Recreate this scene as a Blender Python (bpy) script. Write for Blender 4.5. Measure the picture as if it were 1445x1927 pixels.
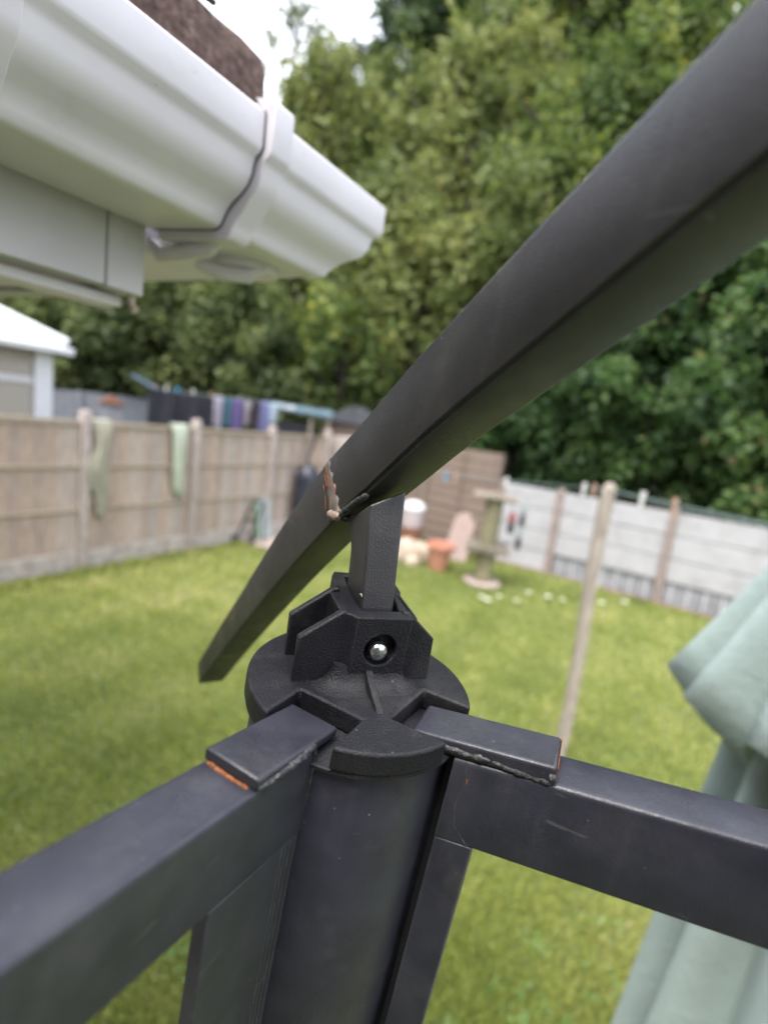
import bpy, bmesh, math, random
import numpy as np
from mathutils import Vector, Matrix, noise as mnoise

random.seed(7)
rng = np.random.default_rng(7)
scene = bpy.context.scene
for o in list(bpy.data.objects):
    bpy.data.objects.remove(o)
COL = scene.collection
R = math.radians

# ------------------------------------------------------------------ camera
CAMZ = 2.15
cam_d = bpy.data.cameras.new('camera')
cam = bpy.data.objects.new('camera', cam_d)
COL.objects.link(cam)
cr = Vector((0.99172, 0.02163, 0.12663)); cu = Vector((-0.12845, 0.16700, 0.97755)); cf = cr.cross(cu) * -1
m = Matrix((cr, cu, -cf)).transposed().to_4x4()
m.translation = (0, 0, CAMZ)
cam.matrix_world = m
cam_d.sensor_fit = 'VERTICAL'
cam_d.sensor_height = 36.0
cam_d.sensor_width = 27.0
cam_d.lens = 1000.0 / 1927.0 * 36.0
cam_d.clip_start = 0.01
cam_d.clip_end = 500
cam_d.dof.use_dof = True
cam_d.dof.focus_distance = 0.192
cam_d.dof.aperture_fstop = 5.7
scene.camera = cam

# ------------------------------------------------------------------ light
SUN_EL, SUN_AZ = 64.0, 210.0            # azimuth clockwise from +Y
world = bpy.data.worlds.new('World')
scene.world = world
world.use_nodes = True
wn, wl = world.node_tree.nodes, world.node_tree.links
wn.clear()
wo = wn.new('ShaderNodeOutputWorld'); bg = wn.new('ShaderNodeBackground')
sky = wn.new('ShaderNodeTexSky'); sky.sky_type = 'NISHITA'; sky.sun_disc = False
sky.sun_elevation = R(SUN_EL); sky.sun_rotation = R(SUN_AZ)
sky.air_density = 1.0; sky.dust_density = 2.0
tc = wn.new('ShaderNodeTexCoord'); nz = wn.new('ShaderNodeTexNoise'); nz.inputs['Scale'].default_value = 2.2
nz.inputs['Detail'].default_value = 5
rmp = wn.new('ShaderNodeValToRGB'); rmp.color_ramp.elements[0].position = 0.30; rmp.color_ramp.elements[1].position = 0.62
mixw = wn.new('ShaderNodeMix'); mixw.data_type = 'RGBA'
wl.new(tc.outputs['Generated'], nz.inputs['Vector']); wl.new(nz.outputs['Fac'], rmp.inputs['Fac'])
rmp.color_ramp.elements[0].color = (.45, .45, .45, 1)
rmp.color_ramp.elements[1].color = (.95, .95, .95, 1)
wl.new(rmp.outputs['Color'], mixw.inputs['Factor']); wl.new(sky.outputs['Color'], mixw.inputs['A'])
mixw.inputs['B'].default_value = (7.5, 7.8, 8.7, 1)
wl.new(mixw.outputs['Result'], bg.inputs['Color'])
bg.inputs['Strength'].default_value = 0.095
wl.new(bg.outputs['Background'], wo.inputs['Surface'])

sd = bpy.data.lights.new('sun', 'SUN'); sd.energy = 1.15; sd.angle = R(25); sd.color = (1.0, .955, .89)
sun = bpy.data.objects.new('sun', sd); COL.objects.link(sun)
az, el = R(SUN_AZ), R(SUN_EL)
sdir = Vector((math.sin(az) * math.cos(el), math.cos(az) * math.cos(el), math.sin(el)))
sun.rotation_euler = sdir.to_track_quat('Z', 'Y').to_euler()

vs = scene.view_settings
vs.view_transform = 'Standard'; vs.look = 'None'; vs.gamma = 1.0; vs.use_curve_mapping = False
vs.exposure = 2.15
scene.render.engine = 'CYCLES'
scene.cycles.max_bounces = 6
scene.cycles.transparent_max_bounces = 8

# ------------------------------------------------------------------ materials
def new_mat(name):
    mt = bpy.data.materials.new(name); mt.use_nodes = True
    nt = mt.node_tree; nt.nodes.clear()
    out = nt.nodes.new('ShaderNodeOutputMaterial'); b = nt.nodes.new('ShaderNodeBsdfPrincipled')
    nt.links.new(b.outputs[0], out.inputs[0])
    return mt, nt, b, out

def N(nt, t, **kw):
    n = nt.nodes.new(t)
    for k, v in kw.items():
        if k in n.inputs: n.inputs[k].default_value = v
        else: setattr(n, k, v)
    return n

def c4(c): return (c[0], c[1], c[2], 1)

def ramp(nt, fac, stops):
    r = nt.nodes.new('ShaderNodeValToRGB')
    e = r.color_ramp.elements
    while len(e) < len(stops): e.new(.5)
    for i, (p, c) in enumerate(stops):
        e[i].position = p; e[i].color = c4(c) if len(c) == 3 else c
    nt.links.new(fac, r.inputs['Fac'])
    return r.outputs['Color']

def noise_fac(nt, scale, detail=4, rough=.55, stretch=(1, 1, 1), coord='Object', dist=0.0):
    t = nt.nodes.new('ShaderNodeTexCoord'); mp = nt.nodes.new('ShaderNodeMapping')
    mp.inputs['Scale'].default_value = stretch
    nt.links.new(t.outputs[coord], mp.inputs['Vector'])
    n = N(nt, 'ShaderNodeTexNoise', Scale=scale, Detail=detail, Roughness=rough, Distortion=dist)
    nt.links.new(mp.outputs[0], n.inputs['Vector'])
    return n.outputs['Fac']

def mixc(nt, fac, a, b, mode='MIX'):
    mx = nt.nodes.new('ShaderNodeMix'); mx.data_type = 'RGBA'; mx.blend_type = mode
    for s, v in (('Factor', fac), ('A', a), ('B', b)):
        if isinstance(v, (int, float)): mx.inputs[s].default_value = v
        elif isinstance(v, tuple): mx.inputs[s].default_value = c4(v)
        else: nt.links.new(v, mx.inputs[s])
    return mx.outputs['Result']

def bump(nt, b, fac, strength=.3, distance=.001, prev=None):
    bp = N(nt, 'ShaderNodeBump', Strength=strength, Distance=distance)
    nt.links.new(fac, bp.inputs['Height'])
    if prev is not None: nt.links.new(prev, bp.inputs['Normal'])
    nt.links.new(bp.outputs[0], b.inputs['Normal'])
    return bp.outputs[0]

def mat_noise(name, stops, scale=20, rough=.6, stretch=(1, 1, 1), bs=.3, bd=.002, bscale=None, metal=0, detail=5, spec=.5):
    mt, nt, b, out = new_mat(name)
    f = noise_fac(nt, scale, detail, stretch=stretch)
    nt.links.new(ramp(nt, f, stops), b.inputs['Base Color'])
    b.inputs['Roughness'].default_value = rough; b.inputs['Metallic'].default_value = metal
    b.inputs['Specular IOR Level'].default_value = spec
    if bs: bump(nt, b, noise_fac(nt, bscale or scale * 3, 4, stretch=stretch), bs, bd)
    return mt

def mat_paint(name, base, rough, grain, gs, gd, dust=.5, rust=0.0, spec=.5, edge=.45):
    """powder coat: fine grain, faint blotches, sparse lint, scratches"""
    mt, nt, b, out = new_mat(name)
    f = noise_fac(nt, 60, 5)
    lo = tuple(v * .82 for v in base); hi = tuple(v * 1.25 + .003 for v in base)
    c = ramp(nt, f, [(.3, lo), (.7, hi)])
    # sparse pale lint specks
    t = nt.nodes.new('ShaderNodeTexCoord')
    vo = N(nt, 'ShaderNodeTexVoronoi', Scale=300.0); nt.links.new(t.outputs['Object'], vo.inputs['Vector'])
    sp = ramp(nt, vo.outputs['Distance'], [(.05, (1, 1, 1)), (.13, (0, 0, 0))])
    gate = ramp(nt, noise_fac(nt, 130, 2), [(.57, (0, 0, 0)), (.70, (1, 1, 1))])
    sp2 = mixc(nt, 1.0, sp, gate, 'MULTIPLY')
    k = N(nt, 'ShaderNodeMath', operation='MULTIPLY'); k.inputs[1].default_value = dust
    nt.links.new(sp2, k.inputs[0])
    c = mixc(nt, k.outputs[0], c, (.34, .33, .29))
    # dusty film in patches
    film = ramp(nt, noise_fac(nt, 28, 6, .7), [(.52, (0, 0, 0)), (.80, (1, 1, 1))])
    k2 = N(nt, 'ShaderNodeMath', operation='MULTIPLY'); k2.inputs[1].default_value = .22
    nt.links.new(film, k2.inputs[0])
    c = mixc(nt, k2.outputs[0], c, (.16, .15, .13))
    st = ramp(nt, noise_fac(nt, 70, 5, .65, stretch=(1, 1, .10)), [(.55, (0, 0, 0)), (.78, (1, 1, 1))])
    k5 = N(nt, 'ShaderNodeMath', operation='MULTIPLY'); k5.inputs[1].default_value = .12; nt.links.new(st, k5.inputs[0])
    c = mixc(nt, k5.outputs[0], c, (.15, .15, .155))
    # thin scratches
    scr = ramp(nt, noise_fac(nt, 55, 2, .5, stretch=(1, .12, 6)), [(.735, (0, 0, 0)), (.75, (1, 1, 1))])
    k3 = N(nt, 'ShaderNodeMath', operation='MULTIPLY'); k3.inputs[1].default_value = .22
    nt.links.new(scr, k3.inputs[0])
    c = mixc(nt, k3.outputs[0], c, (.2, .2, .19))
    if rust:
        rf = ramp(nt, noise_fac(nt, 85, 6, .65), [(.66, (0, 0, 0)), (.72, (1, 1, 1))])
        k4 = N(nt, 'ShaderNodeMath', operation='MULTIPLY'); k4.inputs[1].default_value = rust
        nt.links.new(rf, k4.inputs[0])
        c = mixc(nt, k4.outputs[0], c, (.22, .075, .02))
    bv = nt.nodes.new('ShaderNodeBevel'); bv.samples = 4; bv.inputs['Radius'].default_value = .0011
    ge = nt.nodes.new('ShaderNodeNewGeometry'); dp = N(nt, 'ShaderNodeVectorMath', operation='DOT_PRODUCT')
    nt.links.new(bv.outputs[0], dp.inputs[0]); nt.links.new(ge.outputs['Normal'], dp.inputs[1])
    ed = ramp(nt, dp.outputs['Value'], [(.86, (1, 1, 1)), (.985, (0, 0, 0))])
    eb = mixc(nt, 1.0, ed, ramp(nt, noise_fac(nt, 180, 4, .6), [(.35, (.15, .15, .15)), (.62, (1, 1, 1))]), 'MULTIPLY')
    k6 = N(nt, 'ShaderNodeMath', operation='MULTIPLY'); k6.inputs[1].default_value = edge; nt.links.new(eb, k6.inputs[0])
    c = mixc(nt, k6.outputs[0], c, (.13, .12, .11))
    nt.links.new(c, b.inputs['Base Color'])
    rr = ramp(nt, noise_fac(nt, 40, 4), [(.3, (rough - .08,) * 3), (.7, (rough + .14,) * 3)])
    nt.links.new(rr, b.inputs['Roughness'])
    b.inputs['Specular IOR Level'].default_value = spec
    bump(nt, b, noise_fac(nt, grain, 3, .6), gs, gd)
    return mt

M = {}
M['frame_paint'] = mat_paint('frame_paint', (.023, .0235, .034), .33, 1500, .6, .0002, dust=.6, rust=.05, spec=.55)
M['frame_paint_worn'] = mat_paint('frame_paint_worn', (.022, .0225, .031), .36, 900, .5, .00025, dust=.7, rust=.25, spec=.55)
M['rafter_paint'] = mat_paint('rafter_paint', (.022, .0212, .0235), .34, 1700, .8, .00022, dust=.5, spec=.75)
M['cast'] = mat_paint('cast', (.0075, .0073, .0100), .40, 1500, 1.0, .00045, dust=.5, spec=.33)
M['cast_plain'] = mat_paint('cast_plain', (.0075, .0073, .0100), .40, 1500, 1.0, .00045, dust=.4, edge=0, spec=.33)
M['steel'] = mat_noise('steel', [(.3, (.42, .46, .46)), (.7, (.72, .74, .72))], 300, .22, metal=1, bs=.3, bd=.0002, bscale=700)
M['steel_dark'] = mat_noise('steel_dark', [(.3, (.05, .07, .075)), (.7, (.2, .23, .24))], 200, .35, metal=.9, bs=.3, bd=.0002)
M['rust'] = mat_noise('rust', [(.30, (.04, .018, .01)), (.45, (.19, .062, .018)), (.60, (.33, .115, .038)), (.75, (.20, .13, .09))], 1300, .85, bs=1, bd=.0004, bscale=2200)
M['weld'] = mat_noise('weld', [(.3, (.016, .016, .018)), (.5, (.036, .036, .040)), (.62, (.09, .088, .082)), (.70, (.17, .16, .14)), (.8, (.13, .06, .03))], 800, .40, bs=1, bd=.0006, bscale=1400)
M['weld_pale'] = mat_noise('weld_pale', [(.3, (.10, .05, .03)), (.45, (.24, .17, .13)), (.62, (.40, .33, .28)), (.75, (.10, .11, .09))], 900, .5, bs=1, bd=.0005, bscale=1500)
M['white_pvc'] = None
def mk_pvc():
    mt, nt, b, out = new_mat('white_pvc')
    f = ramp(nt, noise_fac(nt, 9, 5, .6), [(.35, (.70, .665, .70)), (.7, (.77, .735, .765))])
    st = ramp(nt, noise_fac(nt, 14, 6, .7, stretch=(1, 1, 2)), [(.58, (0, 0, 0)), (.78, (1, 1, 1))])
    k = N(nt, 'ShaderNodeMath', operation='MULTIPLY'); k.inputs[1].default_value = .5; nt.links.new(st, k.inputs[0])
    c = mixc(nt, k.outputs[0], f, (.52, .54, .46))
    sp = ramp(nt, noise_fac(nt, 260, 2, .5), [(.74, (0, 0, 0)), (.78, (1, 1, 1))])
    k = N(nt, 'ShaderNodeMath', operation='MULTIPLY'); k.inputs[1].default_value = .5; nt.links.new(sp, k.inputs[0])
    c = mixc(nt, k.outputs[0], c, (.25, .19, .12))
    nt.links.new(c, b.inputs['Base Color']); b.inputs['Roughness'].default_value = .32
    bump(nt, b, noise_fac(nt, 60, 3), .12, .0006)
    return mt
M['white_pvc'] = mk_pvc()
M['fascia'] = mat_noise('fascia_grey', [(.3, (.52, .505, .515)), (.7, (.61, .595, .60))], 12, .45, bs=.1, bd=.0005)
M['black_rubber'] = mat_noise('black_rubber', [(.3, (.02, .02, .02)), (.7, (.05, .05, .05))], 60, .6)
M['felt'] = mat_noise('felt', [(.25, (.025, .015, .012)), (.5, (.10, .062, .050)), (.68, (.17, .115, .095)), (.8, (.28, .22, .18))], 130, .95, bs=1, bd=.004, bscale=160, detail=8)
M['moss'] = mat_noise('moss', [(.3, (.03, .03, .012)), (.7, (.12, .11, .05))], 150, .95, bs=1, bd=.004)
def wood(name, a, b_, c_, scale=6, rough=.85, stretch=(8, 8, 1)):
    return mat_noise(name, [(.25, a), (.5, b_), (.75, c_)], scale, rough, stretch=stretch, bs=.6, bd=.003, bscale=scale * 3)
M['board'] = []
for k, t in enumerate([(.37, .285, .235), (.43, .35, .295), (.33, .265, .22), (.41, .31, .245), (.36, .315, .28)]):
    M['board'].append(wood('fence_board_%s' % 'abcde'[k], tuple(v * .66 for v in t), t, tuple(min(1, v * 1.3) for v in t)))
M['rail'] = wood('fence_rail', (.19, .16, .105), (.31, .255, .185), (.40, .33, .25), stretch=(2, 2, 8))
M['concrete'] = mat_noise('concrete', [(.3, (.28, .235, .21)), (.5, (.38, .32, .285)), (.75, (.46, .40, .36))], 14, .9, bs=.5, bd=.003, bscale=60)
M['gravel_board'] = mat_noise('gravel_board', [(.3, (.27, .24, .21)), (.5, (.42, .37, .33)), (.75, (.52, .46, .42))], 9, .9, bs=.5, bd=.003, bscale=50)
def mk_white_wall():
    mt, nt, b, out = new_mat('painted_concrete')
    c = ramp(nt, noise_fac(nt, 3.5, 6, .65), [(.3, (.33, .32, .32)), (.5, (.40, .39, .395)), (.75, (.46, .45, .455))])
    g = ramp(nt, noise_fac(nt, 22, 4, .6), [(.60, (0, 0, 0)), (.8, (1, 1, 1))])
    k = N(nt, 'ShaderNodeMath', operation='MULTIPLY'); k.inputs[1].default_value = .45; nt.links.new(g, k.inputs[0])
    c = mixc(nt, k.outputs[0], c, (.36, .31, .29))
    nt.links.new(c, b.inputs['Base Color']); b.inputs['Roughness'].default_value = .85
    t = nt.nodes.new('ShaderNodeTexCoord')
    br = N(nt, 'ShaderNodeTexBrick', Scale=1.0); br.inputs['Mortar Size'].default_value = .006
    br.inputs['Brick Width'].default_value = .22; br.inputs['Row Height'].default_value = .07
    mp = nt.nodes.new('ShaderNodeMapping'); mp.inputs['Rotation'].default_value = (R(90), 0, 0)
    nt.links.new(t.outputs['Object'], mp.inputs['Vector']); nt.links.new(mp.outputs[0], br.inputs['Vector'])
    p = bump(nt, b, br.outputs['Fac'], .6, -.006)
    bump(nt, b, noise_fac(nt, 40, 4), .5, .005, p)
    return mt
M['white_wall'] = mk_white_wall()
M['grey_panel'] = mat_noise('grey_panel', [(.3, (.20, .20, .21)), (.7, (.33, .33, .34))], 6, .85)
M['pale_slat'] = mat_noise('pale_slat', [(.3, (.45, .45, .46)), (.7, (.62, .62, .62))], 10, .7)
M['brown_board'] = wood('brown_board', (.10, .075, .06), (.19, .14, .11), (.27, .205, .165), stretch=(2, 2, 12))
M['old_wood'] = wood('old_wood', (.13, .11, .08), (.24, .205, .16), (.34, .30, .25))
M['log'] = wood('log_wood', (.11, .10, .05), (.20, .18, .105), (.30, .27, .18))
M['slab'] = mat_noise('stone_slab', [(.3, (.26, .20, .17)), (.7, (.42, .34, .30))], 14, .9)
M['post_wood'] = wood('post_wood', (.20, .165, .13), (.34, .29, .24), (.50, .44, .38), scale=9)
M['pink_wood'] = wood('pink_wood', (.20, .14, .12), (.32, .235, .205), (.42, .32, .28))
M['terracotta'] = mat_noise('terracotta', [(.3, (.46, .20, .135)), (.7, (.56, .26, .18))], 8, .6, bs=.1)
M['butt'] = mat_noise('butt_plastic', [(.3, (.014, .017, .024)), (.7, (.03, .035, .048))], 8, .4, bs=.1)
M['sand'] = mat_noise('sandstone', [(.3, (.36, .29, .21)), (.7, (.55, .46, .36))], 9, .9, bs=.8, bd=.01, bscale=18)
M['line'] = mat_noise('line_plastic', [(.3, (.10, .14, .13)), (.7, (.20, .26, .25))], 20, .5)
def plain(name, c, rough=.6, var=.15, scale=15, bs=.1):
    return mat_noise(name, [(.3, tuple(v * (1 - var) for v in c)), (.7, tuple(min(1, v * (1 + var)) for v in c))], scale, rough, bs=bs)
M['peg_blue'] = plain('peg_blue', (.07, .38, .62)); M['peg_white'] = plain('peg_white', (.72, .70, .66)); M['peg_wood'] = plain('peg_wood', (.45, .30, .22))
M['red'] = plain('red_plastic', (.30, .04, .04)); M['black'] = plain('black_plastic', (.02, .02, .025))
M['upvc'] = plain('upvc', (.70, .71, .72), .35, .04); M['blind'] = plain('blind', (.40, .37, .31), .8, .1)
M['blue_roof'] = plain('blue_roof', (.09, .14, .17), .7, .4, 5); M['green_edge'] = plain('green_edge', (.10, .30, .12))
M['grey_sheet'] = plain('grey_sheet', (.30, .33, .32), .5, .2, 5); M['orange_tile'] = plain('orange_tile', (.26, .11, .065))
M['dark_roof'] = plain('dark_roof', (.06, .062, .07), .7, .4, 6); M['airer'] = plain('airer_metal', (.14, .19, .25), .4)
M['neigh_fence'] = wood('neighbour_fence', (.15, .155, .17), (.22, .225, .24), (.29, .295, .31))
M['soil'] = mat_noise('soil', [(.3, (.10, .065, .045)), (.5, (.20, .135, .10)), (.75, (.30, .22, .17))], 18, .95, bs=1, bd=.02)
M['petal'] = plain('petal', (.80, .80, .62), .6, .1); M['stem'] = plain('flower_stem', (.10, .18, .04))
M['render_wall'] = plain('render_wall', (.50, .46, .42), .9, .12, 4, .3)
def glassy(name, c, rough=.1):
    mt, nt, b, out = new_mat(name)
    b.inputs['Base Color'].default_value = c4(c); b.inputs['Roughness'].default_value = rough
    b.inputs['Specular IOR Level'].default_value = .7
    f = noise_fac(nt, 5, 2); bump(nt, b, f, .05, .002)
    return mt
M['tub_clear'] = glassy('tub_clear', (.42, .36, .36), .2); M['tub_amber'] = glassy('tub_amber', (.20, .085, .055), .4)
def fabric(name, c, scale=900):
    mt, nt, b, out = new_mat(name)
    f = noise_fac(nt, 7, 4)
    nt.links.new(ramp(nt, f, [(.3, tuple(v * .88 for v in c)), (.7, tuple(min(1, v * 1.08) for v in c))]), b.inputs['Base Color'])
    b.inputs['Roughness'].default_value = .85; b.inputs['Sheen Weight'].default_value = .15
    p_ = bump(nt, b, noise_fac(nt, scale, 2), .25, .0008); bump(nt, b, noise_fac(nt, 30, 6, .65, dist=1.2), .55, .006, p_)
    tr = N(nt, 'ShaderNodeBsdfTranslucent'); tr.inputs['Color'].default_value = c4(c)
    ms = nt.nodes.new('ShaderNodeMixShader'); ms.inputs[0].default_value = .12
    nt.links.new(b.outputs[0], ms.inputs[1]); nt.links.new(tr.outputs[0], ms.inputs[2]); nt.links.new(ms.outputs[0], out.inputs[0])
    return mt
M['parasol'] = fabric('parasol_cloth', (.335, .415, .39))
M['cloth_olive'] = fabric('cloth_olive', (.36, .34, .26)); M['cloth_green'] = fabric('cloth_green', (.42, .46, .36))
M['cl_black'] = fabric('cl_black', (.012, .013, .02)); M['cl_lilac'] = fabric('cl_lilac', (.34, .31, .37)); M['cl_teal'] = fabric('cl_teal', (.03, .11, .14))
M['cl_purple'] = fabric('cl_purple', (.10, .07, .19)); M['cl_pale'] = fabric('cl_pale', (.36, .31, .33)); M['cl_dark'] = fabric('cl_dark', (.03, .018, .035))
M['cl_violet'] = fabric('cl_violet', (.13, .14, .28)); M['cl_sky'] = fabric('cl_sky', (.36, .43, .50))

def leaf_mat(name, stops, trans=.32, rough=.5):
    mt, nt, b, out = new_mat(name)
    at = nt.nodes.new('ShaderNodeAttribute'); at.attribute_name = 'tint'
    col = ramp(nt, at.outputs['Fac'], stops)
    nt.links.new(col, b.inputs['Base Color']); b.inputs['Roughness'].default_value = rough
    b.inputs['Specular IOR Level'].default_value = .2
    tr = nt.nodes.new('ShaderNodeBsdfTranslucent')
    br = N(nt, 'ShaderNodeHueSaturation', Saturation=1.1, Value=1.5); nt.links.new(col, br.inputs['Color'])
    nt.links.new(br.outputs[0], tr.inputs['Color'])
    ms = nt.nodes.new('ShaderNodeMixShader'); ms.inputs[0].default_value = trans
    nt.links.new(b.outputs[0], ms.inputs[1]); nt.links.new(tr.outputs[0], ms.inputs[2]); nt.links.new(ms.outputs[0], out.inputs[0])
    return mt
LM = {
 'b': leaf_mat('leaf_olive', [(.0, (.075, .100, .032)), (.45, (.165, .195, .065)), (.8, (.25, .265, .095)), (1, (.33, .30, .11))], .38),
 'g': leaf_mat('leaf_green', [(.0, (.055, .090, .028)), (.5, (.135, .18, .055)), (.85, (.22, .26, .075)), (1, (.36, .34, .07))], .36),
 'd': leaf_mat('leaf_dark', [(.0, (.026, .045, .018)), (.5, (.055, .09, .030)), (1, (.10, .14, .045))]),
 'h': leaf_mat('leaf_laurel', [(.0, (.030, .058, .022)), (.5, (.072, .128, .042)), (.9, (.135, .20, .062)), (1, (.23, .18, .09))], .42, .45),
 'l': leaf_mat('leaf_shrub', [(.0, (.055, .075, .030)), (.5, (.125, .155, .056)), (1, (.21, .23, .08))], .34),
 's': leaf_mat('leaf_pale', [(.0, (.075, .09, .035)), (.5, (.13, .15, .06)), (1, (.20, .21, .08))]),
}
M['bark'] = mat_noise('bark', [(.3, (.05, .04, .03)), (.7, (.13, .11, .085))], 12, .9, stretch=(1, 1, .3), bs=.8, bd=.01)

# ------------------------------------------------------------------ mesh helpers
class MB:
    def __init__(s): s.v = []; s.f = []
    def add(s, vs_, fs_):
        o = len(s.v); s.v += [tuple(v) for v in vs_]; s.f += [tuple(i + o for i in f) for f in fs_]
    def hexa(s, p):        # 8 points: bottom loop 0-3, top loop 4-7
        s.add(p, [(3, 2, 1, 0), (4, 5, 6, 7), (0, 1, 5, 4), (1, 2, 6, 5), (2, 3, 7, 6), (3, 0, 4, 7)])
    def box(s, c, ex, ey, ez):
        c, ex, ey, ez = Vector(c), Vector(ex), Vector(ey), Vector(ez)
        s.hexa([c - ex - ey - ez, c + ex - ey - ez, c + ex + ey - ez, c - ex + ey - ez,
                c - ex - ey + ez, c + ex - ey + ez, c + ex + ey + ez, c - ex + ey + ez])
    def prism(s, loop_a, loop_b):
        n = len(loop_a)
        s.add(list(loop_a) + list(loop_b), [tuple(range(n - 1, -1, -1)), tuple(range(n, 2 * n))] + [(i, (i + 1) % n, n + (i + 1) % n, n + i) for i in range(n)])
    def loft(s, loops, caps=True, closed=True):
        n = len(loops[0]); o = []
        for l in loops: o += list(l)
        fs_ = []
        for k in range(len(loops) - 1):
            for i in range(n if closed else n - 1):
                j = (i + 1) % n
                fs_.append((k * n + i, k * n + j, (k + 1) * n + j, (k + 1) * n + i))
        if caps: fs_ += [tuple(range(n - 1, -1, -1)), tuple(range((len(loops) - 1) * n, len(loops) * n))]
        s.add(o, fs_)
    def tube(s, pts, rad, n=10, caps=True):
        pts = [Vector(p) for p in pts]; rad = rad if isinstance(rad, (list, tuple)) else [rad] * len(pts)
        loops = []; pu = None
        for i, p in enumerate(pts):
            t = (pts[min(i + 1, len(pts) - 1)] - pts[max(i - 1, 0)]).normalized()
            u = pu - t * pu.dot(t) if pu is not None else t.orthogonal()
            u.normalize(); pu = u; w = t.cross(u)
            loops.append([p + (u * math.cos(a) + w * math.sin(a)) * rad[i] for a in (2 * math.pi * k / n for k in range(n))])
        s.loft(loops, caps)
    def lathe(s, c, prof, n=24, wob=None):
        c = Vector(c)
        s.loft([[c + Vector((math.cos(a) * r, math.sin(a) * r, z)) for a in (2 * math.pi * k / n for k in range(n))] for r, z in prof])
    def build(s, name, mat, parent=None, smooth=False, bevel=0, seg=2, sub=0, autos=None):
        me = bpy.data.meshes.new(name); me.from_pydata(s.v, [], s.f); me.update()
        bm = bmesh.new(); bm.from_mesh(me); bmesh.ops.recalc_face_normals(bm, faces=bm.faces); bm.to_mesh(me); bm.free()
        return link(name, me, mat, parent, smooth, bevel, seg, sub)

def link(name, me, mat, parent=None, smooth=False, bevel=0, seg=2, sub=0):
    o = bpy.data.objects.new(name, me); COL.objects.link(o)
    if mat: me.materials.append(mat)
    if parent: o.parent = parent
    if bevel:
        b = o.modifiers.new('bevel', 'BEVEL'); b.width = bevel; b.segments = seg; b.limit_method = 'ANGLE'; b.angle_limit = R(35)
        b.harden_normals = False
    if sub:
        sm = o.modifiers.new('sub', 'SUBSURF'); sm.levels = sub; sm.render_levels = sub
    if smooth or bevel:
        me.polygons.foreach_set('use_smooth', [True] * len(me.polygons))
        if not sub:
            me.set_sharp_from_angle(angle=R(38)) if hasattr(me, 'set_sharp_from_angle') else None
    return o

def thing(name, label, cat, loc=(0, 0, 0), group=None, matrix=None):
    o = bpy.data.objects.new(name, None); COL.objects.link(o); o.empty_display_size = .1
    if matrix is not None: o.matrix_world = matrix
    else: o.location = loc
    tag(o, label, cat, group); return o
def tag(o, label, cat, group=None):
    o['label'] = label; o['category'] = cat
    if group: o['group'] = group
    return o
def struct(o): o['kind'] = 'structure'; return o
def V3(*a): return Vector(a)
def rel(root, p): return Vector(p) - root.location

# ------------------------------------------------------------------ setting: ground
def ter(x, y):
    r = math.hypot(x, y)
    if y < 0: r *= max(0, 1 + y / 15)
    t = max(0.0, r - 12.2)
    h = .62 * t * t / (t + 3.0)
    return min(h, 13 + .0 * t) - .01
gm = MB()
ang = [i * 2 * math.pi / 72 for i in range(72)]
radii = [2, 6, 10, 12, 13, 14, 15, 16.5, 18, 20, 23, 27, 32, 40, 60, 120, 300]
gm.loft([[(r * math.sin(a), r * math.cos(a), ter(r * math.sin(a), r * math.cos(a)) + (0 if r < 12.5 else .25 * mnoise.noise(V3(r * math.sin(a) * .4, r * math.cos(a) * .4, 0)))) for a in ang] for r in radii], caps=False)
gm.add([(2 * math.sin(a), 2 * math.cos(a), -.01) for a in ang], [tuple(range(72))])
struct(gm.build('ground', mat_noise('ground_earth', [(.3, (.025, .03, .014)), (.6, (.05, .055, .025)), (.8, (.08, .07, .04))], 1.5, .95, bs=1, bd=.05), smooth=True))

D = V3(.4848, .8746, 0)          # along the left fence, away from the house
Dn = V3(.8746, -.4848, 0)        # from the left fence into the garden
P0 = V3(-3.82, 5.18, 0)
E = V3(.8434, -.5373, 0)         # along the back wall, to the right
En = V3(-.5373, -.8434, 0)       # from the back wall into the garden
Q0 = V3(2.29, 9.0, 0)
def FP(s, o=0, z=0): return P0 + D * s + Dn * o + V3(0, 0, z)
def BP(s, o=0, z=0): return Q0 + E * s + En * o + V3(0, 0, z)

def lawn_mat():
    mt, nt, b, out = new_mat('lawn_green')
    big = noise_fac(nt, 1.1, 5, .6)
    c = ramp(nt, big, [(.3, (.12, .155, .040)), (.5, (.17, .205, .055)), (.68, (.20, .21, .08)), (.82, (.25, .22, .11))])
    f = ramp(nt, noise_fac(nt, 60, 4, .7), [(.3, (.45, .45, .45)), (.7, (1.2, 1.2, 1.2))])
    nt.links.new(mixc(nt, 1.0, c, f, 'MULTIPLY'), b.inputs['Base Color']); b.inputs['Roughness'].default_value = .8
    bump(nt, b, noise_fac(nt, 90, 4), .8, .02)
    return mt
lm = MB()
nx, ny = 60, 60
cA, cB = P0 + D * -9, P0 + D * 6.6
gv = []
for i in range(nx + 1):
    for j in range(ny + 1):
        a, b = i / nx, j / ny
        pl = FP(-9 + 15.2 * b, .06); pr = pl + Dn * 11.5
        p = pl.lerp(pr, a)
        s_ = (p - Q0).dot(En)
        if s_ < .02: p = p + En * (.02 - s_)
        gv.append((p.x, p.y, .012 * mnoise.noise(p * .9)))
lm.add(gv, [(i * (ny + 1) + j, (i + 1) * (ny + 1) + j, (i + 1) * (ny + 1) + j + 1, i * (ny + 1) + j + 1) for i in range(nx) for j in range(ny)])
struct(lm.build('lawn', lawn_mat(), smooth=True))
sm_ = MB()
prev = None; L = []
for i in range(41):
    s = -.9 + i * .15
    L.append([BP(s, .03, .022), BP(s, .20 + .13 * mnoise.noise(V3(s * 2.1, 0, 3)), .020)])
sm_.loft(L, caps=False, closed=False)
struct(sm_.build('soil_border', M['soil']))
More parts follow.
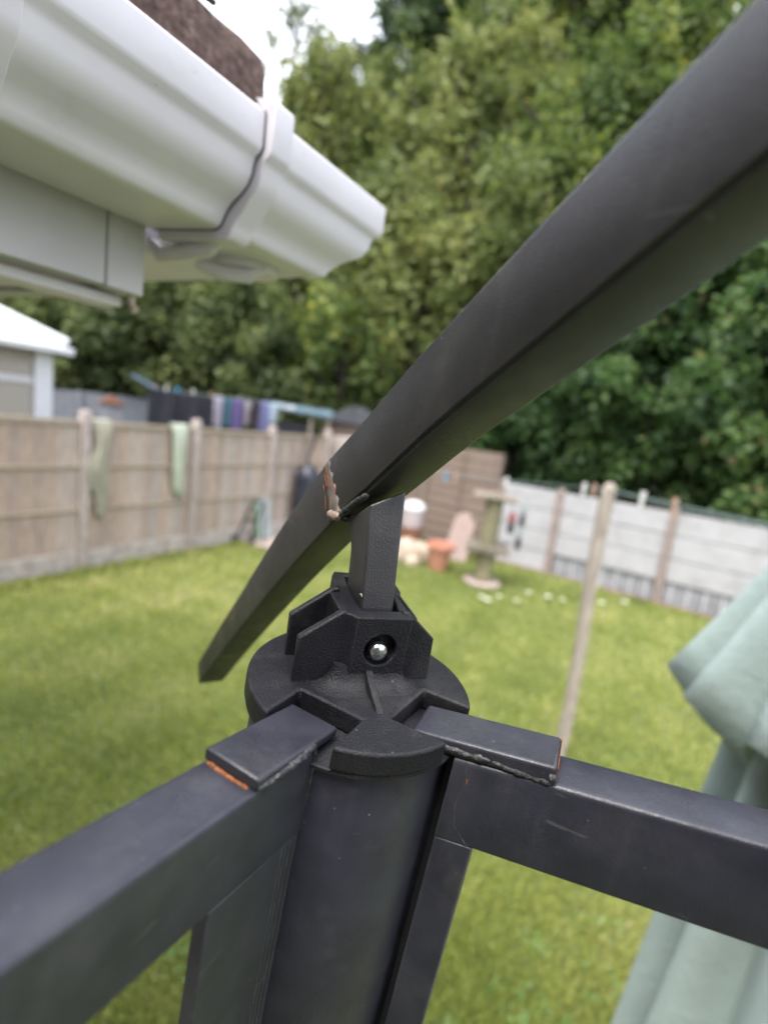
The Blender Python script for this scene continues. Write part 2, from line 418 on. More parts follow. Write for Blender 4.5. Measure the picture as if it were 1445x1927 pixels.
pm = MB()
for i in range(3):
    for j in range(2):
        a = FP(3.35 + i * .62, .08 + j * .5, 0)
        pm.prism([a + V3(0, 0, .012), a + D * .6 + V3(0, 0, .012), a + D * .6 + Dn * .47 + V3(0, 0, .012), a + Dn * .47 + V3(0, 0, .012)],
                 [a + V3(0, 0, .04), a + D * .6 + V3(0, 0, .04), a + D * .6 + Dn * .47 + V3(0, 0, .04), a + Dn * .47 + V3(0, 0, .04)])
struct(pm.build('paving', M['slab'], bevel=.006))

# ---- grass blades (one mass)
def leaf_mesh(name, pos, ax, bx, tint, kind='quad'):
    """pos: (n,3) base; ax: (n,3) length vector; bx: (n,3) half width vector"""
    n = len(pos)
    v = np.empty((n, 4, 3), np.float32)
    v[:, 0] = pos; v[:, 1] = pos + ax * .5 + bx; v[:, 2] = pos + ax; v[:, 3] = pos + ax * .5 - bx
    me = bpy.data.meshes.new(name)
    me.vertices.add(n * 4); me.vertices.foreach_set('co', v.ravel())
    me.loops.add(n * 4); me.loops.foreach_set('vertex_index', np.arange(n * 4, dtype=np.int32))
    me.polygons.add(n); me.polygons.foreach_set('loop_start', np.arange(0, n * 4, 4, dtype=np.int32))
    try: me.polygons.foreach_set('loop_total', np.full(n, 4, np.int32))
    except Exception: pass
    at = me.attributes.new('tint', 'FLOAT', 'FACE'); at.data.foreach_set('value', tint.astype(np.float32))
    me.update(calc_edges=True)
    return me
def smooth_noise(x, y, seed):
    r_ = np.random.default_rng(seed); s = np.zeros_like(x)
    for k in range(7):
        fx, fy, ph = r_.normal(0, 1, 3); w = 1.3 + .9 * k
        s += np.sin((fx * x + fy * y) * w + ph * 6) / (1 + .35 * k)
    return s / 3.2
NB = 300000
r_ = np.exp(rng.uniform(math.log(1.0), math.log(10.2), NB)); a_ = rng.uniform(R(-56), R(54), NB)
gx, gy = r_ * np.sin(a_), r_ * np.cos(a_)
lf = (gx - P0.x) * Dn.x + (gy - P0.y) * Dn.y; bw = (gx - Q0.x) * En.x + (gy - Q0.y) * En.y
ok = (lf > .07) & (bw > .22 + .12 * smooth_noise(gx * 2, gy * 2, 5)) 
pav = ((gx - P0.x) * D.x + (gy - P0.y) * D.y > 3.3) & (lf < 1.1); ok &= ~pav
gx, gy, r_, lf, bw = gx[ok], gy[ok], r_[ok], lf[ok], bw[ok]; n = len(gx)
h = rng.uniform(.018, .042, n) * (1 + .04 * r_) * (1 + .25 * smooth_noise(gx * 1.5, gy * 1.5, 3))
h = h * np.where((lf < .28), 1.9, 1) * np.where((bw < .5), 1.6, 1)
lean = rng.uniform(0, 2 * np.pi, n); la = rng.uniform(.1, .95, n)
ax = np.stack([np.cos(lean) * h * la, np.sin(lean) * h * la, h], 1)
wd = rng.uniform(.0012, .0024, n) * (1 + .55 * r_); wa = lean + np.pi / 2 + rng.normal(0, .4, n)
bx = np.stack([np.cos(wa) * wd, np.sin(wa) * wd, 0 * wd], 1)
patch = smooth_noise(gx * .7, gy * .7, 11) * .28 + smooth_noise(gx * 3.1, gy * 3.1, 12) * .17 + .07 * np.sin((gx * Dn.x + gy * Dn.y) * 2 * np.pi / .8 + .6 * np.sin(gy))
ti = np.clip(.42 + patch + rng.normal(0, .15, n), 0, 1)
me = leaf_mesh('grass', np.stack([gx, gy, np.full(n, .002)], 1), ax, bx, ti)
gl = leaf_mat('leaf_grass', [(.0, (.14, .175, .040)), (.4, (.265, .305, .075)), (.7, (.40, .40, .13)), (1, (.56, .50, .27))], .35, .42)
o = link('grass', me, gl); o['kind'] = 'stuff'
# broad leaved weeds and clover in the lawn
nW = 9000
r_ = np.exp(rng.uniform(math.log(1.0), math.log(6), nW)); a_ = rng.uniform(R(-50), R(50), nW)
cx_, cy_ = r_ * np.sin(a_), r_ * np.cos(a_)
keep = smooth_noise(cx_ * 1.7, cy_ * 1.7, 21) > .15; cx_, cy_, r_ = cx_[keep], cy_[keep], r_[keep]
lf = (cx_ - P0.x) * Dn.x + (cy_ - P0.y) * Dn.y; ok = lf > .1; cx_, cy_, r_ = cx_[ok], cy_[ok], r_[ok]
k = 3; n = len(cx_) * k
px_ = np.repeat(cx_, k); py_ = np.repeat(cy_, k); th = np.tile(np.arange(k) * 2 * np.pi / k, len(cx_)) + np.repeat(rng.uniform(0, 6, len(cx_)), k)
ln = rng.uniform(.010, .022, n)
me = leaf_mesh('clover', np.stack([px_, py_, rng.uniform(.012, .03, n)], 1), np.stack([np.cos(th) * ln, np.sin(th) * ln, ln * rng.uniform(-.1, .4, n)], 1),
               np.stack([-np.sin(th) * ln * .42, np.cos(th) * ln * .42, ln * 0], 1), rng.uniform(.2, 1, n))
o = link('clover', me, leaf_mat('leaf_clover', [(.0, (.07, .15, .03)), (.6, (.13, .24, .06)), (1, (.24, .33, .15))], .25, .3)); o['kind'] = 'stuff'

# ------------------------------------------------------------------ trees
def rand_unit(n):
    v = rng.normal(0, 1, (n, 3)); return v / np.linalg.norm(v, axis=1, keepdims=True)
def crown_mesh(kind, rx, rz, cx, cy, cz, seed):
    g = np.random.default_rng(seed)
    area = rx * rz
    dens = {'b': 700, 'g': 620, 'd': 330, 'h': 1100, 'l': 1000, 's': 90}[kind]
    ls = {'b': .23, 'g': .22, 'd': .25, 'h': .15, 'l': .14, 's': .2}[kind]
    n = int(dens * area * 4.2) if kind != 's' else int(dens * area * 4)
    nc = int({'b': 9, 'g': 9, 'd': 5, 'h': 16, 'l': 13, 's': 6}[kind] * area) + 8
    u = g.normal(0, 1, (nc, 3)); u /= np.linalg.norm(u, axis=1, keepdims=True)
    rad = g.uniform(.25, 1.0, nc) ** .45
    c = u * rad[:, None] * np.array([rx, rx * .8, rz])
    # taper the crown towards its top
    tp = 1 - .35 * np.clip(c[:, 2] / rz, 0, 1); c[:, :2] *= tp[:, None]
    cr_ = g.uniform(.5, 1.25, nc) * {'b': .55, 'g': .6, 'd': .75, 'h': .42, 'l': .42, 's': .5}[kind]
    if kind in 'b': up = 1.7
    elif kind == 'd': up = .8
    else: up = 1.0
    idx = g.integers(0, nc, n)
    w = g.normal(0, 1, (n, 3)); w /= np.linalg.norm(w, axis=1, keepdims=True)
    rr = g.uniform(0, 1, n) ** .5
    off = w * (rr * cr_[idx])[:, None]; off[:, 2] *= up
    if kind in 'bg':     # leafy sprigs that rise from the clump
        sprig = g.integers(0, 14, n); sd_ = g.normal(0, .5, (nc, 14, 3)); sd_[:, :, 2] = np.abs(sd_[:, :, 2]) + .55
        t = g.uniform(0, 1.3, n)[:, None]
        alt = sd_[idx, sprig] * t * cr_[idx][:, None] * 1.15 + g.normal(0, .055, (n, 3)) * cr_[idx][:, None] * 1.6
        off = np.where(g.uniform(0, 1, n)[:, None] < .6, alt, off)
    p = c[idx] + off
    nrm = w * .5 + g.normal(0, .6, (n, 3)) + np.array([0, -.1, .35])
    nrm /= np.linalg.norm(nrm, axis=1, keepdims=True)
    dr = g.normal(0, 1, (n, 3)) + np.array([0, 0, .5 if kind in 'bg' else -.25])
    dr -= nrm * (dr * nrm).sum(1, keepdims=True); dr /= np.linalg.norm(dr, axis=1, keepdims=True)
    sd = np.cross(nrm, dr); ln = g.uniform(.6, 1.25, n) * ls
    asp = {'b': .24, 'g': .30, 'd': .34, 'h': .40, 'l': .36, 's': .3}[kind]
    cl = g.uniform(0, 1, nc)
    ti = np.clip(.05 + .72 * cl[idx] + g.normal(0, .14, n), 0, 1)
    q = p + np.array([cx, cy, cz])
    out = ((q[:, 0] - Q0.x) * En.x + (q[:, 1] - Q0.y) * En.y < -.12) | (q[:, 0] < .5)
    out &= ~((q[:, 0] > -1.4) & (q[:, 0] <= .6) & ((q[:, 0] - Q0.x) * En.x + (q[:, 1] - Q0.y) * En.y > -.15))
    return leaf_mesh('crown', p[out], dr[out] * ln[out, None], sd[out] * (ln[out] * asp)[:, None], ti[out])
TREES = [('b',-5.28,20.33,8.4,2.13,3.2),('b',-2.81,15.75,7.25,1.85,4.03),('b',-1.76,16.91,8.3,2.02,3.7),('b',-2.50,12.76,3.72,1.44,1.96),('b',-0.91,12.97,4.90,1.59,2.52),('b',0.36,14.50,7.19,1.84,3.53),('b',0.32,12.50,3.91,1.51,2.02),('b',1.75,15.40,8.85,2.03,4.05),('b',1.91,12.35,5.11,1.41,2.44),
('d',-0.64,22.99,15.72,2.94,3.47),('d',1.88,23.93,17.69,3.72,4.29),('d',2.2,25.5,20.67,4.04,4.36),
('g',3.60,17.64,12.61,3.12,4.58),('g',5.03,14.13,8.71,2.46,3.93),('g',7.11,16.54,13.04,3.16,4.63),('g',7.09,12.65,8.33,2.21,4.10),('g',3.23,13.62,7.12,1.78,2.97),('g',4.78,21.47,18.73,4.41,4.41),
('h',2.84,11.25,2.88,1.28,1.86),('h',3.93,10.49,2.59,1.23,1.68),('h',4.69,9.73,3.07,1.30,2.06),('h',5.38,8.90,2.79,1.25,1.98),('h',5.73,8.19,3.15,1.21,2.31),('h',4.08,11.92,4.63,1.67,1.67),('h',5.55,10.86,5.03,1.76,1.76),
('l',-7.60,11.16,2.85,1.89,1.76),('l',-6.23,11.41,3.48,1.70,1.96),('l',-4.82,11.53,3.25,1.51,1.76),('l',-3.63,11.85,3.41,1.47,1.84),('l',-5.86,13.81,4.98,2.29,1.83),('l',-8.48,13.57,4.60,2.59,1.94),
('s',-5.70,23.31,15.33,1.64,3.29),('s',-4.08,21.62,13.12,1.72,2.70),('g',-1.32,11.9,3.05,1.30,1.18),('h',1.49,11.71,2.73,1.30,1.42),('l',-2.53,11.6,2.20,1.04,0.81),
('l',-10.6,9.2,3.6,2.4,2.6),('g',-9.5,16.5,8.0,3.2,3.6),('g',9.6,10.6,7.5,3.0,4.2),('h',7.6,7.2,3.0,1.7,2.4)]
KIND = {'b': ('olive_tree_like', 'tree'), 'g': ('broadleaf_tree', 'tree'), 'd': ('dark_tree', 'tree'), 'h': ('laurel_shrub', 'shrub'), 'l': ('leafy_shrub', 'shrub'), 's': ('slender_tree', 'tree')}
NAMES = {'b': 'willow_tree', 'g': 'broadleaf_tree', 'd': 'dark_tree', 'h': 'laurel_shrub', 'l': 'leafy_shrub', 's': 'sparse_tree'}
TL = [
'olive tree on the bank touching the right side of the brown roof edge',
"tall olive tree just above the white gutter's right end",
'olive tree whose top reaches the sky gap between roof and skyline',
"low olive tree directly below the white gutter's right end",
'olive tree in mid bank between the gutter end and the rafter',
'tall feathery olive tree in the centre of the bank, left of the rafter',
"lower olive tree just above the rafter's bend",
'tall olive tree rising behind the middle of the sloping rafter',
'bushy olive tree with its foot hidden behind the middle of the rafter',
'dark tree on the skyline right of the sky gap, sky specks through it',
'dark tall tree on the skyline at top centre, second from the sky gap',
'highest dark treetop, cut by the top edge of the picture',
'mid green tree at the top, touching the left side of the upper rafter',
'mid green tree hidden mostly behind the upper half of the rafter',
'mid green tree in the top right corner above the rafter',
'mid green tree at the right edge just below the rafter',
'mid green tree on the bank crossed by the middle of the rafter',
'distant mid green treetop at the top edge, right of the dark trees',
'laurel shrub above the brown corner fence, leftmost of the hedge right of the rafter',
'laurel shrub behind the white wall, directly behind the clothes post',
'laurel shrub behind the white wall, between clothes post and second brown wall post',
'laurel shrub behind the white wall, near its right visible end',
'laurel shrub behind the white wall, cut by the right edge of the picture',
'upper laurel shrub just under the rafter, above the clothes post',
'upper laurel shrub just under the rafter, above the right part of the wall',
'dull green shrub behind the conservatory roof at the left edge',
'dull green shrub above the grey fence, just right of the conservatory',
"dull green shrub directly behind the airer's raised blue arm",
'dull green shrub behind the black trousers on the airer',
'dull green shrub high on the bank under the fascia corner',
'dull green shrub high on the bank at the far left under the soffit',
'thin pale tree against the sky, touching the brown roof edge',
'thin pale tree against the sky, right of the other one and lower',
"green leafy tree above the dark shed roof behind the rafter's bend",
'laurel shrub behind the brown corner fence, just right of the rafter',
'low shrub just above the pale blue shelter roof',
'dull shrub beyond the conservatory, outside the left edge',
'green tree beyond the conservatory, outside the left edge on the bank',
'green tree outside the right edge of the picture, above the hedge',
'laurel shrub outside the right edge of the picture, behind the wall']
TG = {'b': 'olive green trees on the bank', 'g': 'mid green trees on the bank', 'd': 'dark trees on the skyline', 'h': 'shrubs of the hedge behind the white wall', 'l': 'shrubs behind the neighbouring garden', 's': 'thin trees against the sky'}
for i, (k, x, y, z, rx, rz) in enumerate(TREES):
    g0 = ter(x, y)
    t = thing(NAMES[k], TL[i], 'shrub' if k in 'hl' else 'tree', (x, y, g0), TG[k])
    me = crown_mesh(k, rx, rz, x, y, z, 100 + i)
    o = link('crown', me, LM[k], t); o.location = (0, 0, z - g0)
    tb = MB(); H_ = z - g0
    pts = [(.12 * math.sin(j * 1.3 + i), .12 * math.cos(j * 1.7 + i), -.3 + (H_ + rz * .5 + .3) * j / 6) for j in range(7)]
    rb = (.06 if k in 'hl' else .13) * (1 + .1 * rz)
    tb.tube(pts, [rb * (1 - .13 * j) for j in range(7)], 7)
    for j in range(9 if k in 'hl' else 14):
        a = j * 2.4 + i; zz = H_ * .55 + (rz * 1.0 + H_ * .3) * (j / 14)
        q = V3(math.cos(a) * rx * .75, math.sin(a) * rx * .6, rz * .45)
        b0 = V3(0, 0, min(zz, H_ + rz * .4))
        tb.tube([b0, b0 + q * .5 + V3(0, 0, .1), b0 + q], [rb * .4, rb * .25, rb * .08], 5)
    tb.build('trunk', M['bark'], t, smooth=True)

# ------------------------------------------------------------------ left fence
fence = thing('timber_fence', 'weathered timber fence of upright boards between concrete posts along the left side of the lawn', 'fence', FP(0))
def frel(s, o, z): return FP(s, o, z) - fence.location
post_s = [-2.23, -.70, .835, 2.37, 3.885, 5.40]
for s in post_s:
    mb = MB(); a = .052
    mb.loft([[frel(s - a * q, -a * q - 0, zz), frel(s + a * q, -a * q, zz), frel(s + a * q, a * q, zz), frel(s - a * q, a * q, zz)] for q, zz in ((1, -.1), (1, 1.80), (.8, 1.835), (.45, 1.85))])
    mb.build('concrete_post', M['concrete'], fence, bevel=.008)
bw_ = .1185
for b in range(len(post_s) - 1):
    s0, s1 = post_s[b] + .055, post_s[b + 1] - .055
    nb = int(round((s1 - s0) / bw_)); w = (s1 - s0) / nb
    for k in range(nb):
        mb = MB(); sc = s0 + (k + .5) * w; t = random.uniform(-.003, .003)
        # feather-edge board, thick side overlaps the next
        z0, z1 = .232 + random.uniform(0, .004), 1.665 + random.uniform(-.004, .004)
        mb.hexa([frel(sc - w / 2, -.022, z0), frel(sc + w / 2 + .006, -.016, z0), frel(sc + w / 2 + .006, -.004 + t, z0), frel(sc - w / 2, -.016 + t, z0),
                 frel(sc - w / 2, -.022, z1), frel(sc + w / 2 + .006, -.016, z1), frel(sc + w / 2 + .006, -.004 + t, z1), frel(sc - w / 2, -.016 + t, z1)])
        mb.build('board', random.choice(M['board']), fence)
    for zr, hh in ((1.215, .024), (.715, .024)):
        mb = MB(); mb.hexa([frel(s0, -.002, zr - hh), frel(s1, -.002, zr - hh), frel(s1, .016, zr - hh * .5), frel(s0, .016, zr - hh * .5),
                            frel(s0, -.002, zr + hh), frel(s1, -.002, zr + hh), frel(s1, .016, zr + hh * .5), frel(s0, .016, zr + hh * .5)])
        mb.build('rail', M['rail'], fence)
    mb = MB(); mb.box(frel((s0 + s1) / 2, -.008, 1.70), D * (s1 - s0) / 2, Dn * .030, V3(0, 0, .028)); mb.build('capping_rail', M['rail'], fence, bevel=.006)
    mb = MB(); mb.box(frel((s0 + s1) / 2, -.008, .115), D * (s1 - s0) / 2, Dn * .022, V3(0, 0, .113)); mb.build('gravel_board', M['gravel_board'], fence, bevel=.006)

# ------------------------------------------------------------------ white back wall
wall = thing('concrete_panel_wall', 'low white painted concrete panel wall with brown posts at the right end of the lawn', 'wall', BP(0))
def brel(s, o, z): return BP(s, o, z) - wall.location
wp = [-.35, .64, 2.30, 3.96, 5.62, 7.28]
for i, s in enumerate(wp):
    mb = MB(); mb.loft([[brel(s - .055 * q, -.055 * q, zz), brel(s + .055 * q, -.055 * q, zz), brel(s + .055 * q, .055 * q, zz), brel(s - .055 * q, .055 * q, zz)] for q, zz in ((1, -.1), (1, 1.40), (.6, 1.425))])
    mb.build('concrete_post', mat_noise('post_brown_%s' % 'abcdef'[i], [(.3, (.20, .155, .135)), (.7, (.33, .265, .235))], 12, .9), wall, bevel=.006)
for b in range(len(wp) - 1):
    s0, s1 = wp[b] + .058, wp[b + 1] - .058
    lo = .0 if b == 0 else .335
    zs = [.335, .685, 1.035, 1.375]
    if b == 0: zs = [0.0] + zs
    for k in range(len(zs) - 1):
        mb = MB(); mb.box(brel((s0 + s1) / 2, random.uniform(-.003, .003), (zs[k] + zs[k + 1]) / 2), E * (s1 - s0) / 2, En * .024, V3(0, 0, (zs[k + 1] - zs[k]) / 2 - .006))
        mb.build('plank', M['white_wall'], wall, bevel=.007)
    if b > 0:
        mb = MB(); mb.box(brel((s0 + s1) / 2, -.03, .165), E * (s1 - s0) / 2, En * .014, V3(0, 0, .163)); mb.build('base_panel', M['grey_panel'], wall)
        nsl = 7
        for k in range(nsl):
            s = s0 + (k + .5) * (s1 - s0) / nsl
            mb = MB(); mb.box(brel(s, .006, .155), E * .012, En * .012, V3(0, 0, .155)); mb.build('slat', M['pale_slat'], wall)

# ---- brown timber panel fence closing the far corner
bf = thing('panel_fence', 'old brown fence of wide horizontal boards in the far corner, left of the white wall', 'fence', BP(-1.6))
def bfrel(s, o, z): return BP(s, o, z) - bf.location
for b, (s0, s1, top) in enumerate([(-3.4, -1.95, 1.70), (-1.86, -.42, 1.84)]):
    nb = 10; dz = (top - .05) / nb
    for k in range(nb):
        z = .05 + dz * (k + .5); t = random.uniform(-.006, .006)
        mb = MB(); mb.hexa([bfrel(s0, -.02, z - dz * .5), bfrel(s1, -.02, z - dz * .5), bfrel(s1, .012 + t, z - dz * .52), bfrel(s0, .012 + t, z - dz * .52),
                            bfrel(s0, -.02, z + dz * .5), bfrel(s1, -.02, z + dz * .5), bfrel(s1, -.004, z + dz * .5), bfrel(s0, -.004, z + dz * .5)])
        mb.build('board', M['brown_board'], bf)
    for s in (s0 + .03, (s0 + s1) / 2, s1 - .03):
        mb = MB(); mb.box(bfrel(s, .03, top / 2 + .01), E * .022, En * .014, V3(0, 0, top / 2)); mb.build('batten', M['brown_board'], bf)
mb = MB(); mb.box(bfrel(-1.905, .0, .93), E * .035, En * .035, V3(0, 0, .93)); mb.build('post', M['old_wood'], bf, bevel=.006)

# ---- pinkish pier in the corner
pier = MB(); c = V3(-.78, 10.15, 0)
for k in range(7):
    q = .27 - .003 * (k % 2)
    pier.box(c + V3(0, 0, .125 + .25 * k), D * q, Dn * q, V3(0, 0, .12))
tag(pier.build('block_pier', M['concrete'], bevel=.01), 'pinkish block pier closing the far end of the timber fence', 'pier')

# ------------------------------------------------------------------ neighbour's side
nf = thing('slatted_fence', "plain grey fence in the neighbouring garden, beyond the near timber fence", 'fence', (-5, 10.9, 0))
A, B = V3(-7.6, 9.45, 0), V3(-3.3, 11.95, 0); dd = (B - A).normalized(); nn_ = V3(dd.y, -dd.x, 0); LN = (B - A).length
nbd = int(LN / .15)
for k in range(nbd):
    s = (k + .5) * LN / nbd; zt_ = 1.92 + .10 * s / LN + random.uniform(-.01, .01)
    mb = MB(); mb.box(A + dd * s + nn_ * random.uniform(-.004, .004) + V3(0, 0, zt_ / 2) - nf.location, dd * (LN / nbd / 2 - .003), nn_ * .012, V3(0, 0, zt_ / 2)); mb.build('board', M['neigh_fence'], nf)
for k in range(4):
    mb = MB(); mb.box(A + dd * (k + .15) * LN / 3.3 + nn_ * .05 + V3(0, 0, .98) - nf.location, dd * .05, nn_ * .035, V3(0, 0, .99)); mb.build('post', M['neigh_fence'], nf)

h0 = V3(-4.95, 9.35, 0)
hut = thing('garden_hutch', 'small dark hutch with an orange tiled lid in front of the grey neighbouring fence', 'hutch', h0)
mb = MB(); mb.box((0, 0, .92), dd * .17, nn_ * .18, (0, 0, .92)); mb.build('body', M['grey_panel'], hut)
mb = MB(); mb.prism([dd * -.22 + nn_ * -.22 + V3(0, 0, 1.84), dd * .22 + nn_ * -.22 + V3(0, 0, 1.84), nn_ * -.22 + V3(0, 0, 1.98)], [dd * -.22 + nn_ * .22 + V3(0, 0, 1.84), dd * .22 + nn_ * .22 + V3(0, 0, 1.84), nn_ * .22 + V3(0, 0, 1.98)])
mb.build('lid', M['orange_tile'], hut)

# conservatory
c0 = V3(-4.36, 6.72, 0)
cv = thing('conservatory', 'white framed conservatory with closed beige blinds beyond the fence at the left edge', 'conservatory', c0)
U1 = -D; W1 = -Dn     # along its near face back towards the house; away from us
def cq(a, b, z): return U1 * a + W1 * b + V3(0, 0, z)
def cbox(name, a0, a1, b0, b1, z0, z1, mat, bev=.006):
    mb = MB(); mb.hexa([cq(a0, b0, z0), cq(a1, b0, z0), cq(a1, b1, z0), cq(a0, b1, z0), cq(a0, b0, z1), cq(a1, b0, z1), cq(a1, b1, z1), cq(a0, b1, z1)])
    return mb.build(name, mat, cv, bevel=bev)
cbox('dwarf_wall', 0, 4, 0, .12, 0, .6, M['render_wall']); cbox('dwarf_wall', 0, .12, .125, 3, 0, .6, M['render_wall'])
cbox('corner_post', -.04, .17, -.03, .14, .6, 2.46, M['upvc'])
for a in (.95, 1.75, 2.55, 3.4): cbox('mullion', a - .04, a + .04, .0, .1, .64, 2.46, M['upvc'])
for b in (.95, 1.8, 2.6): cbox('mullion', .0, .1, b - .04, b + .04, .64, 2.46, M['upvc'])
for z in (.60, 2.05): cbox('transom', .172, 4, .008, .09, z, z + .07, M['upvc']); cbox('transom', .008, .09, .145, 3, z, z + .07, M['upvc'])
for a in range(5):
    a0 = .175 + a * .8; a1 = min(a0 + .73, 4)
    for z0, z1 in ((.68, 2.045), (2.125, 2.45)):
        cbox('pane', a0, a1, .03, .045, z0, z1, glassy('pane_glass', (.40, .37, .31), .25) if a == 0 and z0 < 1 else M['blind'], 0)
for b in range(3):
    cbox('pane', .03, .045, .16 + b * .83, .16 + b * .83 + .76, .68, 2.45, M['blind'], 0)
cbox('eaves_beam', -.16, 4.1, -.14, .16, 2.463, 2.58, M['upvc'], .03)
cbox('gutter', -.2, 4.1, -.22, -.142, 2.44, 2.53, M['upvc'], .02)
rf = MB(); apex1, apex2 = cq(1.2, 1.5, 3.35), cq(4.1, 1.5, 3.35)
rp = [cq(-.14, -.14, 2.585), cq(4.1, -.14, 2.585), apex2, apex1, cq(-.14, 3.1, 2.585), cq(4.1, 3.1, 2.585)]
rf.add(rp, [(0, 1, 2, 3), (0, 3, 4), (4, 3, 2, 5), (1, 5, 2), (0, 4, 5, 1)])
rf.build('roof', plain('roof_sheet', (.42, .45, .48), .3, .05), cv)
for a0, a1 in [((-.15, -.15, 2.60), (1.2, 1.5, 3.37)), ((1.0, -.15, 2.60), (1.5, 1.5, 3.37)), ((1.9, -.15, 2.6), (2.1, 1.5, 3.37)), ((2.8, -.15, 2.6), (2.9, 1.5, 3.37)), ((-.15, 1.2, 2.6), (1.2, 1.5, 3.37))]:
    mb = MB(); mb.tube([cq(*a0), cq(*a1)], .038, 6); mb.build('glazing_bar', M['upvc'], cv)
mb = MB(); mb.tube([cq(.86, -.05, 2.05), cq(.62, -.05, 2.46)], .035, 6); mb.build('stay', M['upvc'], cv)

# rotary airer and its washing
rac = thing('clothes_airer', 'blue grey folding clothes airer hung with washing beyond the timber fence', 'clothes airer', (-2.9, 8.95, 0))
def rr3(p): return V3(*p) - rac.location
g0_, g1_ = V3(-3.78, 8.17, 2.20), V3(-1.98, 8.80, 2.22)
mb = MB(); mb.tube([rr3((-2.9, 8.95, 0)), rr3((-2.9, 8.95, 2.1))], .024, 8); mb.build('pole', M['airer'], rac)
mb = MB(); mb.box((rr3((-3.98, 8.07, 2.34)) + rr3((-3.66, 8.18, 2.19))) / 2, (V3(.32, .11, -.15)) / 2, V3(0, .02, 0), V3(0, 0, .022)); mb.build('arm', M['airer'], rac)
for q in (g0_, g1_, V3(-3.9, 9.6, 2.2), V3(-1.9, 9.7, 2.2)):
    mb = MB(); mb.tube([rr3((-2.9, 8.95, 2.05)), rr3(q)], .014, 6); mb.build('arm', M['airer'], rac)
for z in (0, .012):
    mb = MB(); mb.tube([rr3(g0_ + V3(0, z * 20, 0)), rr3((g0_ + g1_) / 2 + V3(0, z * 20, -.02)), rr3(g1_ + V3(0, z * 20, 0))], .005, 5); mb.build('line', M['line'], rac)
def cloth(name, a, b, ztop, zbot, mat, label, cat='garment', wave=.015, ph=0, taper=0.0, group=None, nrm=None, amp2=0.0, zb2=None):
    """hanging cloth between ground points a and b"""
    a, b = Vector(a), Vector(b); d = b - a; nrm = nrm or V3(d.y, -d.x, 0).normalized(); cx = (a + b) / 2; cx.z = 0
    mb = MB(); nu, nv = 12, 12; vs_ = []
    for j in range(nv + 1):
        t = j / nv; z = ztop + (zbot - ztop) * t
        for i in range(nu + 1):
            u = i / nu; uu = .5 + (u - .5) * (1 - taper * t)
            zz = z if zb2 is None else ztop + ((zbot + (zb2 - zbot) * u) - ztop) * t
            w = wave * math.sin(u * 11 + ph + t * 1.2) * (.35 + .65 * t) + amp2 * math.sin(u * 3 + ph) * t
            p = a + d * uu + nrm * w + V3(0, 0, zz - a.z); vs_.append(p - V3(cx.x, cx.y, zbot))
    mb.add(vs_, [(j * (nu + 1) + i, j * (nu + 1) + i + 1, (j + 1) * (nu + 1) + i + 1, (j + 1) * (nu + 1) + i) for j in range(nv) for i in range(nu)])
    me = bpy.data.meshes.new(name); me.from_pydata(mb.v, [], mb.f); me.update()
    o = link(name, me, mat, None, smooth=True); o.location = (cx.x, cx.y, zbot)
    s = o.modifiers.new('thick', 'SOLIDIFY'); s.thickness = .006
    tag(o, label, cat, group); return o
def ga(t, o=0): return g0_.lerp(g1_, t) + V3(0, -o, 0) - V3(0, 0, g0_.lerp(g1_, t).z)
wash = [('trousers', .00, .27, .60, 'cl_black', 'wide black trousers pegged at the left end of the neighbouring airer'),
        ('trousers', .25, .50, .57, 'cl_black', 'second pair of black trousers, pegged right beside the first on the airer'),
        ('t_shirt', .50, .575, .46, 'cl_lilac', 'pale lilac narrow garment next to the black trousers on the airer'),
        ('t_shirt', .575, .645, .48, 'cl_teal', 'dark teal garment hanging on the airer between the lilac and purple ones'),
        ('t_shirt', .65, .745, .48, 'cl_purple', 'purple garment hanging mid airer, right of the teal one'),
        ('sock', .75, .80, .42, 'cl_pale', 'pale pinkish narrow garment just right of the purple one on the airer'),
        ('vest', .805, .88, .46, 'cl_dark', 'dark plum garment hanging on the airer right of the pale pinkish one'),
        ('t_shirt', .88, .965, .48, 'cl_violet', 'blue violet garment near the right end of the airer'),
        ('towel', .955, 1.03, .30, 'cl_sky', 'short pale blue cloth at the far right end of the airer')]
for i, (nm, t0, t1, hh, mt, lb) in enumerate(wash):
    z1 = 2.19 - (.012 if i % 2 else 0)
    cloth(nm, ga(t0, .012 * (i % 3)) + V3(0, 0, 0), ga(t1, .012 * (i % 3)), z1, z1 - hh, M[mt], lb, 'garment', .03, i * 1.7, [.02, -.08, .22, .05, -.12, .3, .1, -.06, .15][i], amp2=.03, zb2=z1 - hh - [.02, -.03, .07, -.05, .04, -.06, .05, -.04, .03][i])
def peg(p, ax_, mat, label, group):
    mb = MB(); p = Vector(p); ax_ = Vector(ax_).normalized()
    for sg in (-1, 1):
        mb.hexa([p + ax_ * -.009 + V3(.0, sg * .002, -.045), p + ax_ * .009 + V3(0, sg * .002, -.045), p + ax_ * .009 + V3(0, sg * .012, -.045), p + ax_ * -.009 + V3(0, sg * .012, -.045),
                 p + ax_ * -.011 + V3(0, sg * .004, .035), p + ax_ * .011 + V3(0, sg * .004, .035), p + ax_ * .011 + V3(0, sg * .016, .035), p + ax_ * -.011 + V3(0, sg * .016, .035)])
    mb.tube([p + V3(0, -.012, 0), p + V3(0, .012, 0)], .006, 6)
    o = mb.build('clothes_peg', mat); me = o.data; me.transform(Matrix.Translation(-p)); o.location = p
    tag(o, label, 'clothes peg', group)
